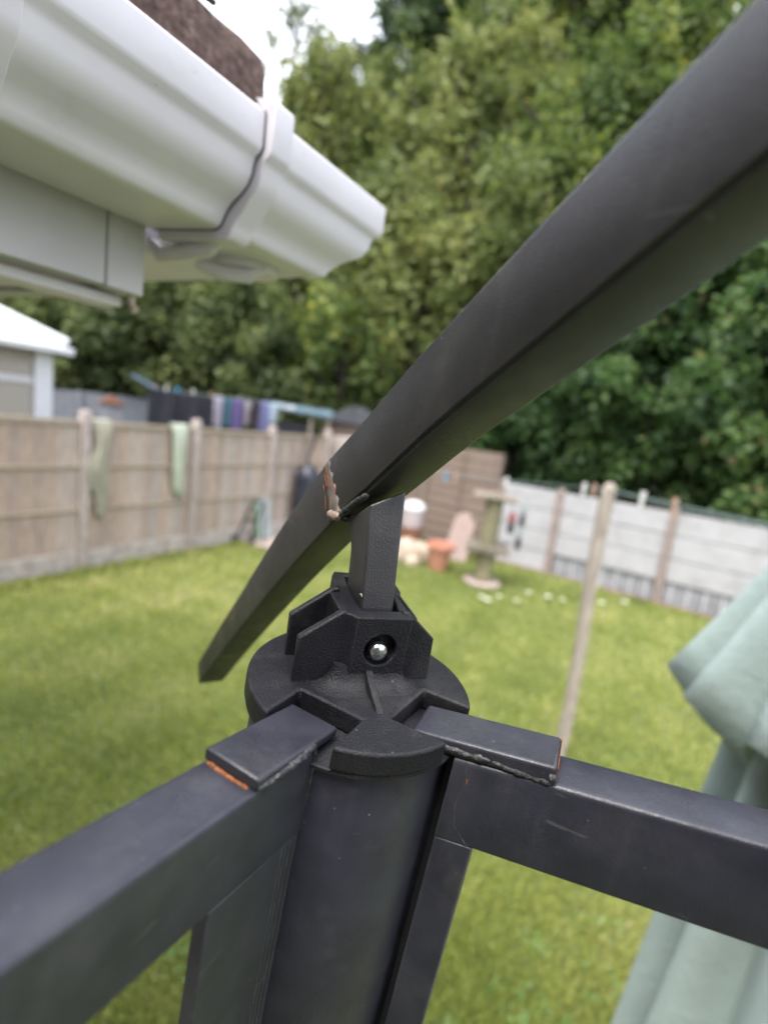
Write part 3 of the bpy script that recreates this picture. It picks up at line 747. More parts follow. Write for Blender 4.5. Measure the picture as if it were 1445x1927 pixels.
for k, (t, mt, cn) in enumerate([(.06, 'peg_wood', 'yellowish peg nearest the raised arm on the black trousers'), (.14, 'peg_white', 'white peg between the yellowish and blue pegs on the black trousers'), (.22, 'peg_blue', 'light blue peg over the first pair of black trousers'), (.34, 'peg_white', 'white peg over the second pair of black trousers'), (.48, 'peg_wood', 'brown peg where the second black trousers meet the lilac garment')]):
    peg(ga(t, 0) + V3(0, -.02, 2.215), (1, .3, 0), M[mt], cn, 'pegs on the airer')

# blue roofed lean-to and dark shed roof
bt = V3(-1.75, 10.05, 0)
pl = thing('play_house', 'small open shelter with a pale blue roof beyond the far end of the timber fence', 'shelter', bt)
mb = MB(); mb.hexa([V3(-.66, -.2, 2.10), V3(.58, .0, 2.06), V3(.50, .55, 2.14), V3(-.74, .35, 2.18), V3(-.66, -.2, 2.16), V3(.58, .0, 2.12), V3(.50, .55, 2.20), V3(-.74, .35, 2.24)]); mb.build('roof', M['blue_roof'], pl, bevel=.01)
mb = MB(); mb.box((-.32, -.13, 2.16), (.18, .03, 0), (-.005, .012, 0), (0, 0, .045)); mb.build('fascia_patch', M['upvc'], pl)
for x, y in ((-.6, -.1), (.18, .02), (.50, .07), (-.6, .3), (.45, .48)):
    mb = MB(); mb.box((x, y, 1.05), (.03, 0, 0), (0, .03, 0), (0, 0, 1.05)); mb.build('post', M['old_wood'], pl)
mb = MB(); mb.box((-.2, .1, .95), (.36, .05, 0), (-.01, .06, 0), (0, 0, .95)); mb.build('back_panel', M['black'], pl)
ds = thing('garden_shed', 'low shed with a dark grey felt roof behind the far corner of the lawn', 'shed', (-.75, 11.15, 0))
mb = MB(); mb.box((0, 0, 1.0), (.62, -.1, 0), (.1, .4, 0), (0, 0, 1.0)); mb.build('wall', M['brown_board'], ds)
mb = MB(); e1, e2 = V3(.72, -.12, 0), V3(.1, .5, 0)
mb.prism([-e1 - e2 + V3(0, 0, 2.005), e1 - e2 + V3(0, 0, 2.005), V3(0, 0, 2.36) - e2], [-e1 + e2 + V3(0, 0, 2.005), e1 + e2 + V3(0, 0, 2.005), V3(0, 0, 2.36) + e2]); mb.build('roof', M['dark_roof'], ds)

# cloths on the timber fence
def draped(name, rows, mat, label):
    """rows: (s_left, s_right, z, offset, bulge) down the fence face"""
    mb = MB(); n = 14; base = FP(rows[0][0], .06, 0); lp = []
    for (s0, s1, z, of, bg) in rows:
        lp.append([FP(s0 + (s1 - s0) * i / n, of + bg * math.sin(math.pi * i / n) + .016 * math.sin(i * 1.35 + z * 5) * (1 if z < 1.7 else .2), z + .02 * math.sin(i * .9 + z * 9) * (1 if z < 1.6 else 0)) - base for i in range(n + 1)])
    mb.loft(lp, caps=False, closed=False)
    me = bpy.data.meshes.new(name); me.from_pydata(mb.v, [], mb.f); me.update()
    o = link(name, me, mat, None, smooth=True); o.location = base
    s = o.modifiers.new('thick', 'SOLIDIFY'); s.thickness = .008
    sb = o.modifiers.new('sub', 'SUBSURF'); sb.levels = 1; sb.render_levels = 1
    tag(o, label, 'cloth'); return o
draped('olive_cloth', [(.90, 1.12, 1.55, -.055, 0), (.90, 1.12, 1.76, -.045, .01), (.90, 1.12, 1.765, .03, .01), (.91, 1.13, 1.60, .05, .02), (.94, 1.09, 1.46, .05, .03), (.88, 1.09, 1.34, .05, .04), (.80, 1.10, 1.22, .05, .04),
    (.84, 1.12, 1.05, .05, .03), (.93, 1.13, .92, .05, .02), (.96, 1.08, .80, .05, .02), (.97, 1.05, .62, .05, .02)], M['cloth_olive'], 'crumpled beige olive cloth hung over the timber fence beside the left post')
draped('green_cloth', [(1.96, 2.18, 1.55, -.055, 0), (1.95, 2.20, 1.77, -.045, .01), (1.94, 2.21, 1.775, .04, .03), (1.95, 2.19, 1.62, .05, .06), (1.97, 2.17, 1.40, .05, .07), (1.99, 2.16, 1.15, .05, .07), (2.0, 2.18, .95, .05, .07), (2.02, 2.20, .85, .05, .06), (2.05, 2.18, .81, .05, .03)],
    M['cloth_green'], 'pale green cloth hanging like a sleeve over the middle bay of the timber fence')

# ------------------------------------------------------------------ corner clutter
wb = thing('water_butt', 'black plastic water butt with a domed top in the far left corner of the lawn', 'water butt', (-1.38, 9.1, 0))
mb = MB(); mb.lathe((0, 0, 0), [(.16, 0), (.20, .1), (.215, .5), (.20, .95)], 28); mb.build('barrel', M['butt'], wb, smooth=True)
mb = MB(); mb.lathe((0, 0, 0), [(.212, .952), (.214, .99), (.20, 1.08), (.15, 1.18), (.08, 1.23), (.02, 1.25)], 28); mb.build('lid', M['butt'], wb, smooth=True)
mb = MB(); mb.tube([(-.02, .02, 1.2), (-.03, .06, 1.4), (.06, .12, 1.75)], .03, 8); mb.build('downpipe', M['black'], wb, smooth=True)

lb = thing('leaning_board', 'grey board with a green edge leaning against the timber fence near the corner', 'board', (-1.85, 8.42, 0))
up = (V3(-.14, .09, .75)).normalized()
mb = MB(); mb.box(up * .39, D * .10 + V3(.04, 0, 0), V3(.01, -.012, 0), up * .38); mb.build('sheet', M['grey_sheet'], lb, bevel=.004)
mb = MB(); mb.box(up * .40 - D * .12 - V3(.045, 0, 0), D * .02, V3(.015, -.016, 0), up * .39); mb.build('edge_strip', M['green_edge'], lb)
tr = thing('folded_trolley', 'dark folded metal trolley frame standing by the fence left of the grey board', 'trolley', (-2.1, 8.0, 0))
for a_, b_2 in [((-.14, 0, .02), (.05, .25, .66)), ((.10, -.05, .02), (.22, .2, .66)), ((.05, .25, .66), (.22, .2, .66)), ((-.14, 0, .02), (.12, -.05, .02)), ((-.02, .12, .36), (.17, .07, .36)), ((.22, .2, .66), (.28, .1, .05)), ((-.14, 0, .02), (-.28, -.12, .02)), ((-.28, -.12, .02), (-.04, -.2, .02))]:
    mb = MB(); mb.tube([a_, b_2], .016, 7); mb.build('bar', M['black'], tr, smooth=True)
for x in (-.16, .12):
    mb = MB(); mb.tube([(x, .0, .07), (x + .03, -.01, .07)], .07, 16); mb.build('wheel', M['black'], tr, smooth=True)

pot = thing('plant_pot', 'empty terracotta coloured plant pot on the grass beside the leaning planks', 'plant pot', (.93, 7.97, 0))
mb = MB(); mb.lathe((0, 0, 0), [(.13, 0), (.135, .02), (.185, .34), (.165, .34), (.12, .03)], 32); mb.build('body', M['terracotta'], pot, smooth=True)
mb = MB(); mb.lathe((0, 0, 0), [(.188, .335), (.222, .345), (.226, .41), (.208, .42), (.19, .41), (.186, .34)], 32); mb.build('rim', M['terracotta'], pot, smooth=True)

tb_ = thing('feed_tub', 'tall clear tub with a white lid and red brown contents by the brown fence', 'tub', (.50, 9.05, .16))
mb = MB(); mb.lathe((0, 0, 0), [(.17, 0), (.18, .02), (.18, .26)], 28); mb.build('contents', M['tub_amber'], tb_, smooth=True)
mb = MB(); mb.lathe((0, 0, 0), [(.182, .262), (.19, .5), (.18, .56)], 28); mb.build('body', M['tub_clear'], tb_, smooth=True)
mb = MB(); mb.lathe((0, 0, 0), [(.20, .56), (.205, .60), (.17, .66), (.08, .70), (.01, .705)], 28); mb.build('lid', M['upvc'], tb_, smooth=True)

def rock(name, c, sx, sy, sz, mat, label, seed, cat='stone', group=None):
    bm = bmesh.new(); bmesh.ops.create_icosphere(bm, subdivisions=3, radius=1)
    for v in bm.verts:
        q = v.co.normalized(); f = 1 + .28 * mnoise.noise(q * 1.6 + V3(seed, 0, 0)) + .10 * mnoise.noise(q * 4 + V3(0, seed, 0))
        q = V3(*[math.copysign(abs(t) ** .7, t) for t in q]); v.co = V3(q.x * sx, q.y * sy, max(q.z * sz, -sz * .9)) * f
    me = bpy.data.meshes.new(name); bm.to_mesh(me); bm.free()
    o = link(name, me, mat, None, smooth=True); o.location = (c[0], c[1], sz * .75 + (c[2] if len(c) > 2 else 0)); tag(o, label, cat, group); return o
rock('garden_stone', (.42, 8.25), .22, .18, .20, M['sand'], 'large sandy stone on the grass, left end of the row under the tub', 1)
rock('garden_stone', (.70, 8.30), .16, .16, .16, M['sand'], 'mid sized sandy stone just left of the terracotta pot', 2)
rock('garden_stone', (.55, 8.75), .28, .22, .12, M['sand'], 'flat broad sandy stone that the clear tub stands on', 3)
rock('garden_stone', (.52, 8.02), .11, .09, .08, M['sand'], 'smallest sandy stone, nearest to the lawn below the tub', 4)
for i, (x, y, dx, dy, L_, w, lb_) in enumerate([(1.12, 8.70, .20, .25, .80, .075, 'left'), (1.26, 8.66, .14, .25, .84, .08, 'middle'), (1.38, 8.60, .10, .28, .74, .07, 'right')]):
    u = V3(dx, dy, L_).normalized(); side = V3(.96, -.28, 0)
    mb = MB(); mb.box(u * L_ / 2, side * w, side.cross(u) * .012, u * L_ / 2)
    o = mb.build('timber_plank', M['pink_wood'], bevel=.004); o.location = (x, y, 0)
    tag(o, '%s one of three pinkish brown planks leaning behind the terracotta pot' % lb_, 'plank', 'leaning planks')

bd = thing('bird_table', 'rustic bird table made from a log with two wooden trays on a round stone base', 'bird table', (1.54, 7.50, 0))
mb = MB(); mb.lathe((0, 0, 0), [(.25, .0), (.27, .012), (.27, .045), (.255, .055)], 30); mb.build('base_slab', M['slab'], bd, smooth=True)
mb = MB(); mb.lathe((0, 0, 0), [(.12, .056), (.135, .10), (.115, .2), (.125, .34), (.155, .5)], 16); mb.build('log', M['log'], bd, smooth=True)
mb = MB(); mb.box((0, 0, .535), (.30, -.05, 0), (.035, .2, 0), (0, 0, .03)); mb.build('tray', M['old_wood'], bd, bevel=.01)
for s in (-1, 1):
    mb = MB(); mb.box(V3(.035 * s, .2 * s, .585), (.30, -.05, 0), (.002, .012, 0), (0, 0, .018)); mb.build('tray_edge', M['old_wood'], bd)
mb = MB(); mb.lathe((0, 0, 0), [(.12, .567), (.125, .8), (.115, 1.0), (.13, 1.26)], 16); mb.build('upper_log', M['log'], bd, smooth=True)
mb = MB(); mb.box((0, 0, 1.295), (.30, -.05, 0), (.03, .18, 0), (0, 0, .028)); mb.build('top_tray', M['old_wood'], bd, bevel=.01)
mb = MB(); mb.prism([(-.11, -.1, 1.325), (.11, -.13, 1.325), (0, -.12, 1.36)], [(-.09, .1, 1.325), (.13, .07, 1.325), (.02, .08, 1.36)]); mb.build('ridge', M['old_wood'], bd)
fd = thing('bird_feeder', 'red topped hanging bird feeder on the right side of the log bird table', 'bird feeder', (1.80, 7.40, .82))
mb = MB(); mb.lathe((0, 0, 0), [(.045, 0), (.05, .02), (.04, .16)], 14); mb.build('cage', M['black'], fd, smooth=True)
mb = MB(); mb.lathe((0, 0, 0), [(.045, .162), (.05, .2), (.04, .26), (.015, .30)], 14); mb.build('cap', M['red'], fd, smooth=True)
mb = MB(); mb.tube([(0, 0, .3), (-.04, .02, .46)], .004, 5); mb.build('hanger', M['black'], fd)
f2 = thing('bird_feeder', 'pale blue and black tube feeder hanging right of the bird table before the white wall', 'bird feeder', (1.93, 7.36, .60))
for k in range(4):
    mb = MB(); mb.lathe((0, 0, 0), [(.035, k * .17), (.04, k * .17 + .02), (.04, k * .17 + .15), (.035, k * .17 + .165)], 12); mb.build('tube_section', M['grey_sheet'] if k % 2 else M['black'], f2, smooth=True)
mb = MB(); mb.tube([(0, 0, .67), (0, 0, .78), (-.14, .05, .80)], .004, 5); mb.build('hanger', M['black'], f2)

# flowers in the lawn
FLL = ['left of the row, rear one of the pair by the bird table', 'left of the row, front one of the pair by the bird table', 'third from the left, lying forward of its neighbours', 'rearmost one, halfway from bird table to clothes post', 'first of the close pair left of the clothes post', 'last one before the clothes post on its left', 'first to the right of the clothes post', 'farthest right of the row, near the wall', 'small one just behind the front left pair']
FL = [(1.41, 6.71), (1.47, 6.59), (1.88, 6.75), (2.15, 7.18), (2.39, 7.09), (2.59, 7.08), (3.16, 7.15), (3.56, 7.32), (1.67, 6.85)]
fl0 = None
for i, (x, y) in enumerate(FL):
    t = thing('white_flower', 'creamy flower, ' + FLL[i], 'flower', (x, y, 0), 'white flowers in the lawn')
    t.rotation_euler = (0, 0, i * 1.1); t.scale = (.75 + .12 * math.sin(i * 2.1),) * 3
    if i == 0:
        mb = MB()
        for k in range(9):
            a = k * 2 * math.pi / 9; u = V3(math.cos(a), math.sin(a), .25); w = V3(-math.sin(a), math.cos(a), 0)
            mb.add([V3(0, 0, .06) + u * .012, V3(0, 0, .06) + u * .04 + w * .016, V3(0, 0, .06) + u * .065, V3(0, 0, .06) + u * .04 - w * .016], [(0, 1, 2, 3)])
        p1 = mb.build('petals', M['petal'], t)
        mb = MB(); mb.tube([(0, 0, 0), (0, 0, .06)], .004, 5); mb.lathe((0, 0, .055), [(.013, 0), (.015, .006), (.006, .014)], 8); p2 = mb.build('stem', M['stem'], t)
    else:
        for p in (p1, p2):
            c = p.copy(); c.parent = t; COL.objects.link(c)

# ------------------------------------------------------------------ clothes post and line
cp = thing('clothes_post', 'slim weathered wooden clothes post standing in the middle of the lawn', 'post', (1.375, 3.29, 0))
mb = MB(); top = V3(.0, .02, 1.95)
mb.loft([[V3(x, y, 0) * q + V3(.015 * math.sin(z * 3), .01 * z, z) for x, y in ((-.034, -.034), (.034, -.034), (.034, .034), (-.034, .034))] for z, q in ((-.2, 1.0), (.4, 1.0), (.9, .98), (1.4, 1.02), (1.85, 1.08), (1.92, 1.0), (1.95, .5))])
mb.build('shaft', M['post_wood'], cp, smooth=False, bevel=.010)
mb = MB(); mb.tube([(-.05, 0, 1.86), (.055, 0, 1.875)], .008, 6); mb.build('hook', M['black'], cp, smooth=True)
lpts = [V3(-.30, 7.9, 1.80), V3(.39, 5.49, 1.70), V3(.99, 4.39, 1.80), V3(1.37, 3.30, 1.905), V3(1.45, 2.6, 1.925), V3(1.51, 2.12, 1.94), V3(1.58, 1.2, 2.0), V3(1.65, .2, 2.1)]
lpts[1] = V3(.37, 5.49, 1.665); lpts[2] = V3(.97, 4.39, 1.79)
mb = MB(); mb.tube(lpts, .0045, 6)
tag(mb.build('washing_line', M['line'], smooth=True), 'thin grey green washing line strung across the lawn over the clothes post', 'washing line')
mb = MB(); mb.tube([V3(1.37, 3.30, 1.90), V3(1.49, 2.6, 1.905), V3(1.56, 2.12, 1.93), V3(1.66, 1.2, 1.99), V3(1.75, .2, 2.09)], .004, 6)
tag(mb.build('washing_line', M['line'], smooth=True), 'second thinner washing line running right from the top of the clothes post', 'washing line')
for (t0, t1, f, mt, lb_) in [(1, 2, .30, 'peg_blue', 'bright blue peg on the washing line, in front of the brown corner fence'), (1, 2, .43, 'peg_wood', 'tan wooden peg on the line beside the blue peg'),
        (2, 2, 0, 'peg_white', 'white peg on the line directly above the bird table'), (2, 3, .80, 'peg_white', 'white peg on the line nearest the clothes post, on its left'),
        (2, 3, .88, 'peg_wood', 'brown peg hard against the white one left of the clothes post'), (3, 4, .50, 'peg_white', 'off white peg on the line, first to the right of the clothes post'), (3, 4, .9, 'peg_wood', 'brown peg on the line, second to the right of the clothes post')]:
    p = lpts[t0].lerp(lpts[t1], f); sc = 1.0
    peg(p + V3(0, 0, -.004), (1, .2, 0), M[mt], lb_, None)

# ------------------------------------------------------------------ folded parasol
PX, PY = .905, .935
pa = thing('folded_parasol', 'folded sage green garden parasol hanging in loose pleats at the right edge', 'parasol', (PX, PY, 0))
def pleat(name, rows, lobes, sharp, tw=0, n=120, ph0=0, hem=None):
    lp = []
    for (z, r, am) in rows:
        l = []
        for k in range(n):
            a = 2 * math.pi * k / n; f = math.cos(lobes * (a + tw * (rows[0][0] - z)) + ph0)
            f = math.copysign(abs(f) ** sharp, f)
            rr = r * (1 + am * f + .05 * am * math.sin(3 * a + z * 5)); dz = hem(a, f) * ((rows[0][0] - z) / (rows[0][0] - rows[-1][0])) if hem else 0
            l.append(V3(rr * math.cos(a), rr * math.sin(a), z + dz))
        lp.append(l)
    mb = MB(); mb.loft(lp, caps=False)
    me = bpy.data.meshes.new(name); me.from_pydata(mb.v, [], mb.f); me.update()
    o = link(name, me, M['parasol'], pa, smooth=True)
    s = o.modifiers.new('thick', 'SOLIDIFY'); s.thickness = .0025; return o
vent = pleat('top_vent', [(2.20, .015, 0), (2.14, .06, .08), (2.04, .11, .12), (1.94, .15, .15), (1.84, .187, .17), (1.74, .222, .19), (1.665, .250, .20)], 12, .9, n=240, ph0=.42,
      hem=lambda a, f: .045 * f)
pleat('canopy', [(1.80, .04, .1), (1.72, .10, .2), (1.6, .135, .25), (1.45, .145, .27), (1.25, .158, .27), (1.0, .178, .27), (.75, .20, .25), (.5, .225, .24)], 8, .7, .12, 200, -1.6, hem=lambda a, f: -.03 * f)
mb = MB(); mb.tube([(0, 0, 0), (0, 0, 2.2)], .019, 14); mb.build('pole', M['frame_paint'], pa, smooth=True)
mb = MB(); mb.lathe((0, 0, 2.2), [(.018, 0), (.024, .01), (.02, .04), (.004, .06)], 14); mb.build('finial', M['frame_paint'], pa, smooth=True)
mb = MB(); mb.lathe((0, 0, 0), [(.25, 0.012), (.25, .05), (.06, .09), (.03, .3)], 28); mb.build('base', M['cast'], pa, smooth=True)

# ------------------------------------------------------------------ outbuilding eaves with the white gutter
GA = V3(-.036, .549, 2.349)      # outer lip of the gutter at its corner
GD = V3(math.sin(R(29.3)), math.cos(R(29.3)), 0); GO = V3(math.sin(R(119.3)), math.cos(R(119.3)), 0)
ob = thing('outbuilding', 'white guttered eaves corner of an outbuilding jutting in from the upper left', 'outbuilding', (GA.x - 1.2, GA.y - 1.6, 0))
def gp(d, o, z): return GA + GD * d + GO * o + V3(0, 0, z) - ob.location
# ogee profile (outward offset, height), front lip down to the back edge; then inner side
prof = [(-.002, .000), (.0, -.002), (.0, -.023), (-.0015, -.0265), (-.0055, -.029), (-.0072, -.033), (-.0085, -.040), (-.012, -.047), (-.018, -.0525), (-.025, -.057), (-.030, -.0615), (-.0335, -.0665), (-.036, -.0715), (-.040, -.0740), (-.046, -.0745), (-.116, -.070), (-.1175, -.064)]
inner = [(o - (.0022 if i < 13 else 0), z + (.0022 if i >= 12 else 0)) for i, (o, z) in enumerate(prof)][::-1]
def sweep(name, d0, d1, grow, mat, par=ob, mitre=False, extra=0):
    p = [(o + grow * .9, z - grow * (.9 if z < -.055 else .3) + (grow if z > -.003 else 0)) for o, z in prof]
    loop = p + [(-.119, -.062), (-.114, -.059)] + [(o - .0022, z + .0022) for o, z in prof[::-1][2:-1]] + [(-.010, .0), ]
    if grow: loop = p + [(o - .004, z) for o, z in ((-.12, -.06),)] + [(o - .003, z + .002) for o, z in prof[::-1][2:-1]] + [(-.012, .002 + grow)]
    mb = MB(); mb.prism([gp(d0, o, z) for o, z in loop], [gp(d1 + (o if mitre else 0), o, z) for o, z in loop])
    return mb.build(name, mat, par, smooth=True, bevel=.0006, seg=1)
g1 = sweep('gutter', -1.9, -.1643, 0, M['white_pvc'])
g2 = sweep('corner_gutter', -.1625, 0, .0006, M['white_pvc'], mitre=True)
# second leg round the corner
loop = prof + [(-.119, -.062), (-.114, -.059)] + [(o - .0022, z + .0022) for o, z in prof[::-1][2:-1]] + [(-.010, .0)]
mb = MB(); mb.prism([gp(o - .0003, o - .0003, z) for o, z in loop], [gp(o, -1.4, z) for o, z in loop]); mb.build('side_gutter', M['white_pvc'], ob, smooth=True, bevel=.0006, seg=1)
cl = sweep('union_bracket', -.1630, -.1430, .0088, M['white_pvc'])
sweep('union_bracket', -.345, -.3175, .0088, M['white_pvc'])
sweep('rubber_seal', -.1642, -.1632, .0008, M['black_rubber'])
sweep('rubber_seal', -.3170, -.3160, .0008, M['black_rubber'])
mb = MB(); mb.hexa([gp(-.161, -.024, .003), gp(-.138, -.024, .003), gp(-.138, .005, .003), gp(-.161, .005, .003), gp(-.161, -.022, .0085), gp(-.139, -.022, .0085), gp(-.139, .003, .0085), gp(-.161, .003, .0085)]); mb.build('bracket_clip', M['white_pvc'], cl, bevel=.0015)
mb = MB(); mb.tube([gp(-.152, -.135, -.075), gp(-.152, -.12, -.086), gp(-.152, -.095, -.0855), gp(-.152, -.06, -.0835), gp(-.152, -.05, -.079)], [.004, .006, .0065, .006, .003], 10); mb.build('bracket_strap', M['white_pvc'], cl, smooth=True)
# moulded outlet ring and support arm under the corner piece
mb = MB(); mb.lathe(gp(-.075, -.10, -.079), [(.030, 0), (.032, .003), (.032, .0075)], 28); mb.build('outlet_boss', M['white_pvc'], g2, smooth=True)
mb = MB(); mb.tube([gp(-.115, -.12, -.080), gp(-.10, -.105, -.085), gp(-.085, -.085, -.084), (gp(-.08, -.07, -.076))], [.006, .008, .008, .004], 10); mb.build('support_arm', M['white_pvc'], g2, smooth=True)
# small rust spots and lichen
for d_, o_, z_, r0 in [(-.158, -.07, -.0735, .0016), (-.181, -.0445, -.0600, .0022), (-.235, -.0445, -.0685, .0012)]:
    mb = MB(); mb.lathe(gp(d_, o_, z_), [(r0, 0), (r0 * .9, r0 * .5), (r0 * .3, r0 * .8)], 8); mb.build('rust_spot', M['rust'] if r0 < .002 else M['sand'], g1)
def gbox(name, d0, d1, o0, o1, z0, z1, mat, bev=.002):
    mb = MB(); mb.hexa([gp(d0, o0, z0), gp(d1, o0, z0), gp(d1, o1, z0), gp(d0, o1, z0), gp(d0, o0, z1), gp(d1, o0, z1), gp(d1, o1, z1), gp(d0, o1, z1)])
    return mb.build(name, mat, ob, bevel=bev)
gbox('fascia_board', -1.9, -.2005, -.137, -.119, -.123, .0, M['fascia'], .001)
gbox('corner_fascia', -.1995, -.167, -.138, -.1185, -.124, .0, M['fascia'], .0015)
gbox('side_fascia', -.187, -.1672, -1.4, -.1383, -.1235, .0, M['fascia'], .001)
gbox('soffit', -1.9, -.189, -.42, -.139, -.120, -.110, M['white_pvc'], .001)
gbox('soffit_trim', -1.9, -.172, -.170, -.1392, -.134, -.1245, M['white_pvc'], .002)
mb = MB(); mb.tube([gp(-.172, -.128, -.123), gp(-.1715, -.127, -.131), gp(-.1705, -.123, -.136)], [.004, .0028, .0034], 8); mb.build('sealant_drip', M['sand'], ob, smooth=True)
# roof edge: rough mineral felt
mb = MB(); nseg = 70; lp = []
for i in range(nseg + 1):
    d_ = -1.9 + (1.9 - .088) * i / nseg
    l = []
    for j, (o, z) in enumerate([(-.082, .004), (-.080, .03), (-.080, .055), (-.081, .08), (-.086, .093), (-.16, .098), (-.4, .10), (-1.3, .12), (-1.3, .01), (-.5, .004), (-.2, .003)]):
        k = .0022 * mnoise.noise(V3(d_ * 60, j * 1.9, 0)) if j < 5 else 0
        l.append(gp(d_, o + k, z + k * .6))
    lp.append(l)
mb.loft(lp); mb.build('roof_felt', M['felt'], ob, smooth=True)
# unseen pitched roof behind the felt edge, added to block sky light from the left
gr_ = [gp(-1.9, -.18, .101), gp(-.095, -.18, .101), gp(-.095, -4.2, 3.65), gp(-1.9, -4.2, 3.65)]
mb = MB(); mb.hexa([p - V3(0, 0, .0) for p in gr_] + [p + V3(0, 0, .05) for p in gr_]); mb.build('added_roof_slope', M['dark_roof'], ob)
mb = MB(); mb.prism([gp(-.12, -.2, .099), gp(-.12, -4.18, .10), gp(-.12, -4.18, 3.60)], [gp(-.16, -.2, .099), gp(-.16, -4.18, .10), gp(-.16, -4.18, 3.60)]); mb.build('gable_board', M['fascia'], ob)
mp = MB()
for k in range(60):
    d_ = random.uniform(-.34, -.13); z_ = random.choice([.0955, .004 + .02 * random.random()]) if k % 3 else .004 + .03 * random.random(); r0 = random.uniform(.0015, .0045)
    mp.lathe(gp(d_, -.081, z_), [(r0, -r0 * .3), (r0 * 1.1, r0 * .1), (r0 * .5, r0 * .7)], 7)
o = mp.build('moss', M['moss'], ob, smooth=True); o['kind'] = 'stuff'
# wall set back under the soffit, out of the picture
gbox("wall", -1.9, -.78, -4.1, -.40, -2.36, -.121, M['render_wall'], .004)

# ------------------------------------------------------------------ unseen building added behind the viewer to shade the metal's front faces
hs = thing('added_house', 'brown brick house standing behind the viewer, outside the picture', 'added_house', (-D.x * 2.5, -D.y * 2.5, 0))
def hq(a, b, z): return Dn * a - D * b + V3(0, 0, z)
def hbox(name, a0, a1, b0, b1, z0, z1, mat, par=None, bev=.0):
    mb = MB(); mb.hexa([hq(a0, b0, z0), hq(a1, b0, z0), hq(a1, b1, z0), hq(a0, b1, z0), hq(a0, b0, z1), hq(a1, b0, z1), hq(a1, b1, z1), hq(a0, b1, z1)])
    return mb.build(name, mat, par or hs, bevel=bev)
def mk_brick():
    mt, nt, b, out = new_mat('house_brick')
    t = nt.nodes.new('ShaderNodeTexCoord'); mp = nt.nodes.new('ShaderNodeMapping'); mp.inputs['Rotation'].default_value = (R(90), 0, R(29))
    br = N(nt, 'ShaderNodeTexBrick', Scale=1.0); br.inputs['Mortar Size'].default_value = .008; br.inputs['Brick Width'].default_value = .225; br.inputs['Row Height'].default_value = .075
    br.inputs['Color1'].default_value = (.16, .085, .06, 1); br.inputs['Color2'].default_value = (.10, .06, .045, 1); br.inputs['Mortar'].default_value = (.20, .18, .16, 1)
    nt.links.new(t.outputs['Object'], mp.inputs['Vector']); nt.links.new(mp.outputs[0], br.inputs['Vector']); nt.links.new(br.outputs['Color'], b.inputs['Base Color'])
    b.inputs['Roughness'].default_value = .9; bump(nt, b, br.outputs['Fac'], .5, -.006); return mt
hbox('wall', -6, 6, 0, 6, 0, 5.1, mk_brick())
for a, z0, z1, w in ((-3.2, 3.2, 4.3, .8), (.2, 3.2, 4.3, .8), (3.6, 3.2, 4.3, .8), (3.4, 1.0, 2.1, .9)):
    f_ = hbox('window', a - w, a + w, -.02, .0 - .002, z0, z1, M['upvc'], bev=.004)
    for q in (-1, 1): hbox('pane', a + q * w * .5 - w * .42, a + q * w * .5 + w * .42, -.03, -.0205, z0 + .07, z1 - .07, M['black'], f_)
dr = hbox('door', .2, 1.15, -.03, -.002, .05, 2.1, M['upvc'], bev=.004); hbox('pane', .32, 1.03, -.04, -.031, 1.0, 1.95, M['black'], dr)
mb = MB(); mb.prism([hq(-6.3, -.3, 5.1), hq(-6.3, 6.3, 5.1), hq(-6.3, 3, 7.4)], [hq(6.3, -.3, 5.1), hq(6.3, 6.3, 5.1), hq(6.3, 3, 7.4)]); mb.build('roof', M['dark_roof'], hs)

# ------------------------------------------------------------------ the gazebo corner
S = .042
UU, VV, ZZ = V3(.930, .366, -.045).normalized(), V3(.362, -.929, -.078).normalized(), V3(.0705, -.0559, .9959).normalized()
UU = (UU - ZZ * UU.dot(ZZ)).normalized(); WW = ZZ.cross(UU)           # WW = -VV, away from the viewer
GC = V3(-.04917, 4.46072, -2.29268) * S + V3(0, 0, CAMZ)
HC = GC.z / ZZ.z
gmx = Matrix((UU, WW, ZZ)).transposed().to_4x4(); gmx.translation = GC - ZZ * HC
gz = thing('gazebo', 'dark grey metal gazebo frame corner: round post, black cap and curved rafter without canopy', 'gazebo', matrix=gmx)
def G(u, v, z): return V3(u * S, -v * S, z * S + HC)
def gtag(o, l): o['label'] = l; return o

# column
ccx, ccv = .033, .013
mb = MB(); n = 96
def ringp(r, z, n=96, c=(ccx, ccv), a0=0): return [G(c[0] + r * math.cos(a0 + 2 * math.pi * k / n), c[1] + r * math.sin(a0 + 2 * math.pi * k / n), z) for k in range(n)]
zb = -HC / S
mb.loft([ringp(.925, zb), ringp(.925, -20), ringp(.925, -3), ringp(.925, -.262), ringp(.915, -.24), ringp(.86, -.24)])
mb.build('column', M['frame_paint'], gz, smooth=True)
mb = MB(); mb.lathe((G(ccx, ccv, 0).x, G(ccx, ccv, 0).y, 0), [(.07, .012), (.07, .02), (.045, .03), (.0395, .06)], 40); mb.build('foot_plate', M['frame_paint'], gz, smooth=True)
# lower ring of the cap (sits in the tube, full circle)
cap = None
mb = MB(); mb.loft([ringp(.90, -.40), ringp(.93, -.245), ringp(.975, -.238), ringp(.985, -.23), ringp(.985, -.205), ringp(.97, -.196)])
ring = mb.build('cap_ring', M['cast'], gz, smooth=True)
